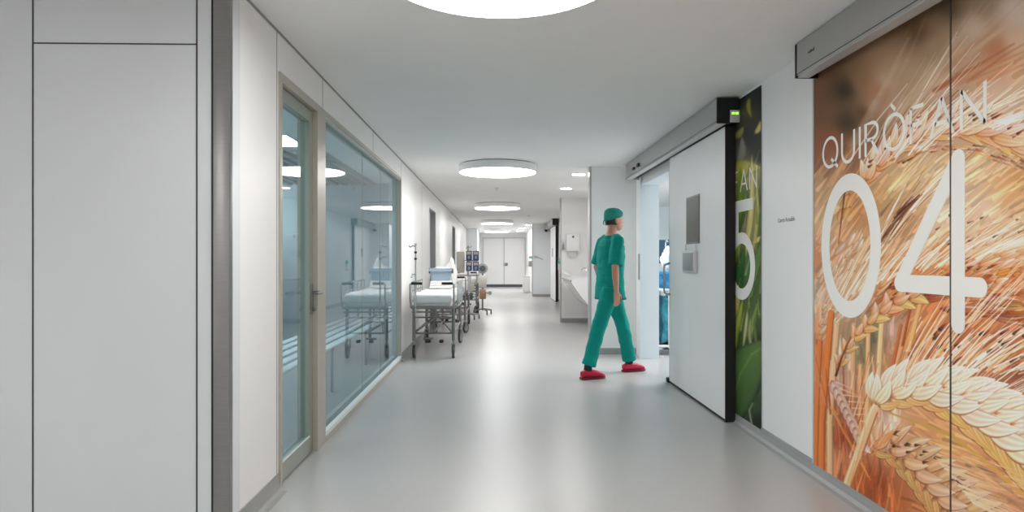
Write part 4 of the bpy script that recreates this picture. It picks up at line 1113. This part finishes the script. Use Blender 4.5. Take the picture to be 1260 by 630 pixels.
def linen(name, c, s, label, seed):
    rnd = random.Random(seed); bm = bmesh.new()
    bmesh.ops.create_icosphere(bm, subdivisions=4, radius=1)
    for v in bm.verts:
        d = .12*math.sin(v.co.x*6+seed)+.10*math.sin(v.co.y*7+v.co.z*5+seed*2)+.07*math.sin(v.co.x*13+v.co.z*9)
        v.co *= 1+d; v.co.x *= s[0]; v.co.y *= s[1]; v.co.z = max(-.6, v.co.z)*s[2]
        v.co += Vector(c)
    me = bpy.data.meshes.new(name); bm.to_mesh(me); bm.free()
    for p in me.polygons: p.use_smooth = True
    me.materials.append(M['sheet']); o = bpy.data.objects.new(name, me); COL.objects.link(o)
    return tag(o, label, 'linen')
linen('folded_linen', (-.80, 9.40, 1.105), (.125, .15, .05), 'crumpled white linen heaped in the blue-grey bin', 3)
linen('folded_linen', (-.68, 9.75, 1.02), (.08, .07, .24), 'upright white cloth bundle behind the blue-grey bin', 7)
linen('folded_linen', (-.78, 11.2, .88), (.20, .16, .07), 'white crumpled linen on the second gurney', 5)

# ---- pump trolley: stand on castors with navy infusion pumps and a beige monitor
pt = empty('pump_trolley', (-.60, 13.75, 0))
b = MB()
for k in range(5):
    a = 2*PI*k/5+.3; b.tube([(0, 0, .13), (.24*math.cos(a), .24*math.sin(a), .10)], .014, 8)
b.tube([(0, 0, .10), (0, 0, 1.50)], .017, 10).tube([(-.24, 0, .93), (.22, 0, .93)], .012, 8).tube([(-.22, 0, 1.24), (.22, 0, 1.24)], .010, 8)
b.tube([(0, 0, 1.50), (0, 0, 1.55)], .024, 10)
b.tube([(-.05, 0, 1.50), (.06, 0, 1.52), (.07, 0, 1.56)], .008, 8)
b.build('stand', M['steel'], pt)
for k in range(5):
    a = 2*PI*k/5+.3
    MB().lathe([(0, -.012), (.045, -.012), (.05, 0), (.045, .012), (0, .012)], (.24*math.cos(a), .24*math.sin(a), .05), 16, 'x', caps=False).build('wheel', M['tyre'], pt)
for i_ in range(2):
    for j_ in range(2):
        x_ = .02+i_*.145; z_ = 1.02+j_*.225
        pm = MB().rbox(x_-.062, x_+.062, -.10, .04, z_, z_+.20, .012).build('infusion_pump', M['navy'], pt)
        MB().rbox(x_-.045, x_+.045, -.106, -.099, z_+.12, z_+.18, .003).build('pump_display', M['beige'], pm)
        MB().rbox(x_-.02, x_+.02, -.106, -.099, z_+.03, z_+.09, .003).build('pump_door', M['bin_blue'], pm)
MB().rbox(-.24, -.075, -.09, .07, .98, 1.43, .02).build('monitor_case', M['beige'], pt)
MB().rbox(-.20, .12, -.12, .14, .60, .74, .02).build('equipment_box', M['beige'], pt)
MB().rbox(-.12, .10, -.14, .12, .42, .56, .02).build('battery_box', M['darkgrey'], pt)
tag(pt, 'castored pump trolley with four navy infusion pumps beyond the gurneys', 'trolley')

# ---- machine behind: round gauges on a stand
rt = empty('ventilator_stand', (-.32, 14.9, 0))
b = MB()
for k in range(4):
    a = PI/2*k+.5; b.tube([(0, 0, .14), (.22*math.cos(a), .22*math.sin(a), .10)], .016, 8)
b.tube([(0, 0, .10), (0, 0, 1.02)], .02, 10).tube([(-.12, 0, .52), (.17, -.06, .50)], .012, 8)
b.build('stand', M['steel_dark'], rt)
for k in range(4):
    a = PI/2*k+.5
    MB().lathe([(0, -.014), (.055, -.014), (.06, 0), (.055, .014), (0, .014)], (.22*math.cos(a), .22*math.sin(a), .06), 16, 'x', caps=False).build('wheel', M['tyre'], rt)
MB().lathe([(0, -.06), (.11, -.06), (.12, -.04), (.12, .03), (0, .03)], (.0, 0, 1.06), 24, 'y', caps=False).build('gauge', M['grey'], rt)
MB().lathe([(0, -.07), (.07, -.07), (.07, -.05), (0, -.05)], (.0, 0, 1.06), 20, 'y', caps=False).build('gauge_face', M['darkgrey'], rt)
MB().rbox(-.09, .09, -.09, .09, .62, .90, .02).build('control_box', M['beige'], rt)
MB().rbox(-.07, .08, -.11, .07, .36, .58, .02).build('battery_box', M['bottle'], rt)
MB().lathe([(0, -.03), (.045, -.03), (.045, .02), (0, .02)], (.17, -.07, .50), 16, 'y', caps=False).build('flow_valve', M['grey'], rt)
tag(rt, 'grey castored device stand with a round gauge, rightmost by the left wall', 'medical device')

# ================================================================= SCRUB NICHE
st = empty('scrub_sink', (XR-.0005, 11.3, 0))
pr = [(-.55, .90), (-.55, .865), (-.52, .82), (-.38, .62), (-.24, .46), (-.14, .39), (0, .39), (0, .93), (-.02, .93), (-.02, .56), (-.18, .56), (-.36, .72), (-.49, .90)]
body = MB().prism(pr, 'y', .012, 1.488)
bo = body.build('basin', M['porcelain'], st)
MB().prism([(-.55, .90), (-.55, .865), (-.51, .805), (-.37, .605), (-.24, .45), (-.14, .38), (0, .38), (0, .93), (-.02, .93)], 'y', 0, .012).build('end_panel', M['porcelain'], st)
MB().prism([(-.55, .90), (-.55, .865), (-.51, .805), (-.37, .605), (-.24, .45), (-.14, .38), (0, .38), (0, .93), (-.02, .93)], 'y', 1.488, 1.5).build('end_panel', M['porcelain'], st)
MB().tube([(-.552, -.01, .885), (-.552, 1.51, .885)], .012, 8).build('front_rail', M['steel_dark'], st)
for yy in (.4, 1.1):
    MB().tube([(0, yy, 1.08), (-.06, yy, 1.08), (-.18, yy, 1.10), (-.23, yy, 1.07), (-.235, yy, 1.03)], .011, 8).build('tap', M['chrome'], st)
MB().tube([(-.08, .75, .385), (-.08, .75, .30), (-.001, .75, .28)], .022, 10).build('drain_pipe', M['steel_dark'], st)
tag(st, 'white scrub sink trough with sloping underside on the niche wall', 'sink')
# dispenser on the middle stub wall
dt = empty('paper_dispenser', (wy(0, 1)*0+1.50, 12.9995, 1.42))
MB().rbox(-.12, .15, -.16, -.0, .0, .36, .02, 3).build('casing', M['white'], dt)
MB().lathe([(0, -.166), (.022, -.166), (.022, -.159), (0, -.159)], (.015, 0, .29), 16, 'y', caps=False).build('lock', M['darkgrey'], dt)
MB().prism([(-.08, 0), (.11, 0), (.07, -.10), (-.05, -.10)], 'y', -.10, -.04).build('chute', M['offwhite'], dt)
tag(dt, 'white wall dispenser with a dark round lock on the niche stub wall', 'dispenser')
dt = empty('soap_pump', (1.33, 12.9995, 1.46))
MB().prism([(-.025, 0), (.025, 0), (.015, .12), (-.01, .12)], 'y', -.05, -.001).build('body', M['grey'], dt)
MB().tube([(0, -.03, .12), (0, -.03, .15), (0, -.08, .15)], .006, 6).build('nozzle', M['darkgrey'], dt)
tag(dt, 'small grey soap pump left of the white wall dispenser', 'dispenser')
def sbottle(x, y, z, label):
    t = empty('soap_bottle', (x, y, z))
    MB().rbox(-.085, 0, -.05, .05, -.10, .20, .012).build('holder', M['white'], t)
    MB().rbox(-.09, -.0852, -.04, .04, .10, .18, .002).build('label_patch', M['teal_label'], t)
    MB().box(-.0852, -.01, -.0515, -.05, .09, .19).build('side_patch', M['teal_label'], t)
    MB().tube([(-.045, 0, .2), (-.045, 0, .25), (-.11, 0, .24)], .007, 8).build('pump', M['grey'], t)
    return tag(t, label, 'soap dispenser')
sbottle(XR-.0005, 12.2, 1.48, 'white soap bottle holder with teal label, upper one above the scrub sink')
sbottle(XR-.0005, 12.2, 1.05, 'white soap bottle holder with teal label, lower one just above the scrub sink rim')
sbottle(XR-.0005, 18.6, 1.05, 'teal-labelled dispenser on the wall beside the far sliding door')
# far handle-shaped wall fixture and the cabinet next to the far stub wall
ft = empty('wall_hook_rail', (1.34, 22.199, 1.36))
MB().rbox(-.07, .07, -.012, 0, -.05, .05, .01).build('plate', M['offwhite'], ft)
MB().tube([(-.03, -.01, .02), (-.05, -.09, .01), (.10, -.10, -.03), (.24, -.09, -.09)], .012, 8).build('arm', M['steel'], ft)
tag(ft, 'small angled steel wall arm on the far grey stub wall', 'wall fixture')
cb = empty('waste_cabinet', (1.14, 25.0, 0))
MB().rbox(-.14, .14, -.18, .18, .01, .60, .015).build('casing', M['white'], cb)
MB().rbox(-.145, .145, -.185, .185, .601, .63, .008).build('lid', M['offwhite'], cb)
tag(cb, 'small white waste cabinet standing past the far stub wall', 'bin')
ds = empty('paper_dispenser', (1.3595, 25.0, 1.0))
MB().rbox(-.13, 0, -.10, .10, 0, .22, .012).build('casing', M['grey'], ds)
MB().rbox(-.135, -.1302, -.06, .06, .03, .12, .002).build('label_patch', M['offwhite'], ds)
tag(ds, 'small grey wall dispenser above the far white waste cabinet', 'dispenser')
ds = MB().rbox(1.25, 1.3595, 24.9, 25.08, 1.30, 1.40, .01).build('glove_box', M['teal_label'])
tag(ds, 'small teal box fixed to the wall above the far grey dispenser', 'box')
sp = MB().lathe([(0, -.06), (.05, -.06), (.055, 0), (0, 0)], (1.69, 22.199, 2.27), 16, 'y', caps=False).build('wall_detector', M['black'])
tag(sp, 'small round black detector high on the far grey stub wall', 'detector')

# ================================================================= OPERATING ROOM THINGS SEEN THROUGH THE OPENING
ot = empty('instrument_trolley', (2.47, 8.75, 0))
fr = MB()
for sx in (-.36, -.20, .40):
    for sy in (-.25, .25): fr.tube([(sx, sy, .09), (sx, sy, .86)], .013, 8)
for zz in (.12, .86):
    fr.tube([(-.36, -.25, zz), (.40, -.25, zz), (.40, .25, zz), (-.36, .25, zz), (-.36, -.25, zz)], .014, 8)
fr.build('frame', M['slat'], ot)
MB().box(-.35, .39, -.24, .24, .845, .856).build('top_shelf', M['slat'], ot)
MB().box(-.35, .39, -.24, .24, .125, .135).build('bottom_shelf', M['steel_dark'], ot)
for sx in (-.36, .40):
    for sy in (-.25, .25): MB().lathe([(0, -.012), (.036, -.012), (.04, 0), (.036, .012), (0, .012)], (sx, sy, .041), 14, 'x', caps=False).build('wheel', M['tyre'], ot)
tag(ot, 'white tubular trolley just inside the operating room opening', 'trolley')
def cloth_block(name, c, s, m, label, seed):
    bm = bmesh.new(); bmesh.ops.create_cube(bm, size=2)
    bmesh.ops.subdivide_edges(bm, edges=bm.edges[:], cuts=12, use_grid_fill=True)
    for v in bm.verts:
        p = v.co.copy(); k = 1+.06*math.sin(p.z*5+p.x*4+seed)+.05*math.sin(p.x*9+p.y*7+seed)
        v.co = Vector((p.x*s[0]*k+c[0], p.y*s[1]*k+c[1], p.z*s[2]*(1+.05*math.sin(p.x*8+seed))+c[2]))
    me = bpy.data.meshes.new(name); bm.to_mesh(me); bm.free()
    for p in me.polygons: p.use_smooth = True
    me.materials.append(m); o = bpy.data.objects.new(name, me); COL.objects.link(o)
    return tag(o, label, 'drape')
cloth_block('surgical_drape', (2.48, 8.75, .985), (.30, .20, .11), M['drape'], 'bright blue folded surgical drape on top of the white trolley', 1)
cloth_block('surgical_drape', (2.48, 8.75, .46), (.27, .19, .30), M['drape_teal'], 'dark teal draped bundle on the trolley lower shelf', 4)
mt = empty('monitor', (2.60, 9.75, 0))
b = MB().tube([(0, .05, .06), (0, .05, 1.3)], .02, 10)
for k in range(4): b.tube([(0, .05, .08), (.25*math.cos(k*PI/2+.7), .05+.25*math.sin(k*PI/2+.7), .03)], .016, 8)
b.build('stand', M['grey'], mt)
MB().rbox(-.28, .28, -.03, .03, 1.20, 1.56, .01).build('screen_case', M['darkgrey'], mt)
MB().box(-.265, .265, -.0315, -.0302, 1.215, 1.545).build('screen', M['screen'], mt)
tag(mt, 'dark blue monitor on a stand inside the operating room', 'monitor')
linen('gown_bundle', (2.40, 9.05, 1.24), (.10, .10, .18), 'white gown bundle hanging before the dark blue monitor', 9)
hk = empty('gown_stand', (2.40, 9.17, 0))
MB().tube([(0, 0, .03), (0, 0, 1.5), (0, -.06, 1.53), (0, -.12, 1.50)], .01, 8).lathe([(0, 0), (.14, 0), (.13, .02), (0, .035)], (0, 0, 0), 24, caps=False).build('pole', M['chrome'], hk)
tag(hk, 'slim chrome gown stand beside the white trolley in the operating room', 'stand')

# ================================================================= ROOM BEHIND THE GLAZING
bn = empty('streak_bench', (-1.82, 6.2, 0))  # bench is made up; its white slats imitate pale streaks behind the glass
for k in range(5):
    x = -.26+k*.13
    MB().rbox(x-.04, x+.04, -2.2, 3.3, .43, .45, .004).build('slat', M['slat'], bn)
for yy in (-2.0, 0, 1.6, 3.1):
    for sx in (-.26, .26): MB().tube([(sx, yy, 0), (sx, yy, .43)], .014, 8).build('leg', M['steel'], bn)
    MB().tube([(-.28, yy, .415), (.28, yy, .415)], .013, 8).build('cross_bar', M['steel'], bn)
tag(bn, 'long low made-up bench whose white slats imitate pale streaks in the glazed room', 'bench')
cbm = empty('tall_cabinet', (-3.75, 7.9, 0))
MB().rbox(-.35, .35, -1.6, 1.6, .06, 2.1, .01).build('carcass', M['wall_panel'], cbm)
MB().box(-.33, .33, -1.58, 1.58, 0, .06).build('plinth', M['darkgrey'], cbm)
for k in range(4):
    dd_ = MB().rbox(.351, .37, -1.59+k*.797, -1.59+k*.797+.785, .08, 2.08, .004).build('cabinet_door', M['room_blue'], cbm)
    MB().tube([(.37, -1.5+k*.797, .95), (.40, -1.5+k*.797, .96), (.40, -1.5+k*.797, 1.14), (.37, -1.5+k*.797, 1.15)], .006, 8).build('handle', M['steel'], dd_)
tag(cbm, 'tall pale blue cabinet against the back wall of the glazed room', 'cabinet')
# ================================================================= THE WALKING PERSON
def ell(c, rf, rl, n=20, tf=0, zz=None, tilt=0.0):
    return [(c[0]+rf*math.cos(2*PI*k/n), c[1]+rl*math.sin(2*PI*k/n), c[2]+tilt*rf*math.cos(2*PI*k/n)) for k in range(n)]
def melt(o, vox, smooth=4, fac=.5):
    r = o.modifiers.new('remesh', 'REMESH'); r.mode = 'VOXEL'; r.voxel_size = vox; r.use_smooth_shade = True
    s = o.modifiers.new('smooth', 'SMOOTH'); s.factor = fac; s.iterations = smooth
    return o
def capsule(mb, pts, r, n=12):
    P = [Vector(p) for p in pts]
    d0 = (P[0]-P[1]).normalized(); d1 = (P[-1]-P[-2]).normalized()
    pts2 = [P[0]+d0*r[0]*.85, P[0]+d0*r[0]*.5]+P+[P[-1]+d1*r[-1]*.5, P[-1]+d1*r[-1]*.85]
    rr = [r[0]*.45, r[0]*.85]+list(r)+[r[-1]*.85, r[-1]*.45]
    mb.tube(pts2, rr, n)
PX, PYY, HD = 1.235, 7.03, math.radians(20)
per = empty('person', (PX, PYY, 0), HD)
hipR, hipL = Vector((-.05, -.095, .91)), Vector((.055, .095, .91))
kneeR, ankR = Vector((-.215, -.115, .52)), Vector((-.335, -.12, .115))
kneeL, ankL = Vector((.225, .115, .52)), Vector((.315, .125, .10))
shR, shL = Vector((-.02, -.185, 1.455)), Vector((.02, .185, 1.455))
elR, wrR = Vector((-.085, -.245, 1.165)), Vector((-.075, -.255, .925))
elL, wrL = Vector((-.03, .25, 1.17)), Vector((.06, .27, .94))
HC = Vector((.045, 0, 1.685))
b = MB()
# trunk
b.loft([ell((0, 0, .86), .09, .14), ell((-.01, 0, .93), .12, .17), ell((-.005, 0, 1.02), .105, .155), ell((.0, 0, 1.14), .10, .145), ell((.005, 0, 1.28), .115, .165),
        ell((.005, 0, 1.40), .105, .175), ell((.0, 0, 1.46), .08, .145), ell((.0, 0, 1.50), .06, .08), ell((.008, 0, 1.54), .055, .058), ell((.025, 0, 1.60), .055, .055), ell((.03, 0, 1.66), .05, .05)])
# legs
for hp, kn, an in ((hipR, kneeR, ankR), (hipL, kneeL, ankL)):
    capsule(b, [hp, hp.lerp(kn, .5), kn, kn.lerp(an, .35), an], [.088, .076, .058, .056, .038])
    d = Vector((1, 0, 0)); capsule(b, [an+Vector((-.03, 0, -.04)), an+Vector((.06, 0, -.055)), an+Vector((.15, 0, -.07))], [.034, .034, .026])
# arms
for s_, sh, el_, wr in ((-1, shR, elR, wrR), (1, shL, elL, wrL)):
    capsule(b, [sh, sh.lerp(el_, .5), el_, el_.lerp(wr, .4), wr], [.052, .045, .037, .036, .025])
    # hand: palm plus five fingers, relaxed curl, thumb at the side
    fwd = Vector((1, 0, 0)); dn = (wr-el_).normalized()
    w_ = Vector((1, 0, 0)); w_ = (w_-dn*w_.dot(dn)).normalized(); pal = Vector((0, -s_, 0))    # palm faces the thigh
    c0 = wr+dn*.015; c1 = wr+dn*.095
    for q in (-.026, -.009, .009, .026):
        capsule(b, [c0+w_*q*.7, c1+w_*q], [.014, .0125], 8)
    lens = [.070, .080, .076, .060]
    for i_, q in enumerate((.029, .010, -.010, -.028)):
        p0 = c1+w_*q; l_ = lens[i_]
        p1 = p0+(dn*.95+pal*.25).normalized()*l_*.45
        p2 = p1+(dn*.75+pal*.65).normalized()*l_*.33
        p3 = p2+(dn*.4+pal*.9).normalized()*l_*.24
        capsule(b, [p0, p1, p2, p3], [.0095, .009, .008, .007], 8)
    t0 = c0+w_*.022+dn*.012; t1 = t0+(w_*.8+dn*.7+pal*.25).normalized()*.045; t2 = t1+(dn*.95+w_*.25+pal*.3).normalized()*.032
    capsule(b, [t0, t1, t2], [.014, .0105, .008], 8)
# head
hd = []
for (z, f0, rf, rl) in ((-.115, .035, .035, .03), (-.10, .03, .062, .048), (-.07, .015, .082, .062), (-.03, .005, .094, .071), (.01, 0, .10, .076), (.05, -.004, .099, .077), (.08, -.006, .088, .070), (.10, -.008, .066, .055), (.113, -.01, .03, .026)):
    hd.append(ell((HC.x+f0, 0, HC.z+z), rf, rl))
b.loft(hd)
b.add([(HC.x+.09, -.012, HC.z+.015), (HC.x+.09, .012, HC.z+.015), (HC.x+.125, 0, HC.z-.028), (HC.x+.09, -.018, HC.z-.036), (HC.x+.09, .018, HC.z-.036), (HC.x+.05, 0, HC.z-.01)],
      [(0, 2, 1), (0, 3, 2), (1, 2, 4), (3, 4, 2), (0, 5, 3), (1, 4, 5), (0, 1, 5), (3, 5, 4)])
for s_ in (-1, 1):
    b.ball((HC.x-.012, s_*.078, HC.z-.012), .020, .010, .032, 10, 8)
melt(b.build('body', M['skin'], per), .0065, 3)
for s_ in (-1, 1):
    e = MB().ball((HC.x+.086, s_*.030, HC.z+.012), .010, .013, .010, 12, 8).build('eye', M['eye'], per)
    MB().ball((HC.x+.0945, s_*.031, HC.z+.012), .003, .005, .005, 8, 6).build('iris', M['hair'], e)
MB().ball((HC.x+.097, 0, HC.z-.062), .006, .022, .006, 12, 8).build('mouth', M['lip'], per)
# hair under the cap
MB().loft([ell((HC.x-.022, 0, HC.z-.055), .078, .068), ell((HC.x-.02, 0, HC.z-.01), .086, .079), ell((HC.x-.02, 0, HC.z+.03), .088, .081)]).build('hair', M['hair'], per)
cp = MB().loft([ell((HC.x-.010, 0, HC.z+.012), .101, .083, tilt=.25), ell((HC.x-.006, 0, HC.z+.035), .109, .090, tilt=.2), ell((HC.x-.008, 0, HC.z+.075), .108, .091, tilt=.1), ell((HC.x-.012, 0, HC.z+.105), .092, .078),
                ell((HC.x-.014, 0, HC.z+.125), .062, .054), ell((HC.x-.014, 0, HC.z+.132), .02, .02)])
cap_ = melt(cp.build('surgical_cap', M['cap'], per), .007, 2)
MB().tube([(HC.x-.105, -.01, HC.z+.02), (HC.x-.12, -.02, HC.z-.02), (HC.x-.112, -.025, HC.z-.06)], .006, 6).tube([(HC.x-.105, .01, HC.z+.02), (HC.x-.12, .02, HC.z-.025), (HC.x-.115, .022, HC.z-.05)], .006, 6).build('cap_tie', M['cap'], cap_)
# scrub top with short sleeves
t = MB()
t.loft([ell((.0, 0, .835), .155, .205, 28), ell((-.005, 0, .90), .150, .200, 28), ell((-.005, 0, 1.02), .138, .185, 28), ell((.0, 0, 1.14), .132, .178, 28), ell((.005, 0, 1.28), .140, .190, 28),
        ell((.003, 0, 1.40), .125, .195, 28), ell((.0, 0, 1.455), .098, .165, 28), ell((.0, 0, 1.495), .078, .105, 28), ell((.0, 0, 1.515), .070, .082, 28)])
for sh, el_ in ((shR, elR), (shL, elL)):
    e_ = sh.lerp(el_, .90)
    t.tube([sh+(sh-el_).normalized()*.04+Vector((0, -.05 if sh.y > 0 else .05, 0)), sh, sh.lerp(el_, .45), e_], [.055, .072, .074, .078], 20)
top = t.build('scrub_top', M['scrub'], per); melt(top, .008, 3)
tx = bpy.data.textures.new('cloth_folds', 'CLOUDS'); tx.noise_scale = .11
dm = top.modifiers.new('folds', 'DISPLACE'); dm.texture = tx; dm.strength = .022; dm.mid_level = .5
MB().loft([ell((.0, 0, .826), .157, .207, 28), ell((.0, 0, .846), .158, .208, 28)]).build('hem', M['scrub_dark'], top)
# trousers
t = MB()
t.loft([ell((0, 0, .835), .10, .15, 24), ell((-.01, 0, .86), .138, .185, 24), ell((-.01, 0, .95), .135, .183, 24), ell((0, 0, 1.0), .12, .165, 24)])
for hp, kn, an in ((hipR, kneeR, ankR), (hipL, kneeL, ankL)):
    t.tube([hp+Vector((0, 0, .03)), hp.lerp(kn, .25), hp.lerp(kn, .6), kn, kn.lerp(an, .5), kn.lerp(an, .93)], [.098, .096, .084, .078, .074, .078], 20)
tr = t.build('scrub_trousers', M['scrub'], per); melt(tr, .009, 3)
dm = tr.modifiers.new('folds', 'DISPLACE'); dm.texture = tx; dm.strength = .020; dm.mid_level = .5
# clogs
for k_, an in enumerate((ankR, ankL)):
    an = Vector((an.x, an.y, 0))
    def sec(x, w, h0, h1, n=16):
        out = []
        for k in range(n):
            a = 2*PI*k/n; sx, sz = math.cos(a), math.sin(a)
            out.append((an.x+x, an.y+math.copysign(abs(sx)**.8, sx)*w, (h0+h1)/2+math.copysign(abs(sz)**.7, sz)*(h1-h0)/2))
        return out
    up = MB().loft([sec(-.085, .02, .03, .06), sec(-.075, .036, .022, .085), sec(-.04, .042, .02, .10), sec(.01, .044, .02, .105), sec(.06, .048, .02, .098), sec(.11, .052, .02, .085), sec(.15, .050, .02, .070), sec(.18, .038, .022, .052), sec(.193, .018, .028, .040)])
    sh_ = up.build('clog', M['shoe'], per)
    MB().loft([sec(-.09, .026, .002, .026), sec(-.07, .042, .001, .026), sec(.0, .046, .001, .026), (sec(.06, .05, .001, .026)), sec(.12, .055, .001, .026), sec(.165, .047, .001, .026), sec(.195, .026, .003, .026)]).build('sole', M['sole'], sh_)
    MB().tube([(an.x-.005, an.y, .09), (an.x-.0, an.y, .145)], [.044, .042], 14).build('sock', M['sock'], per)
tag(per, 'person in green scrubs, green surgical cap and red clogs walking towards the open sliding door', 'person')
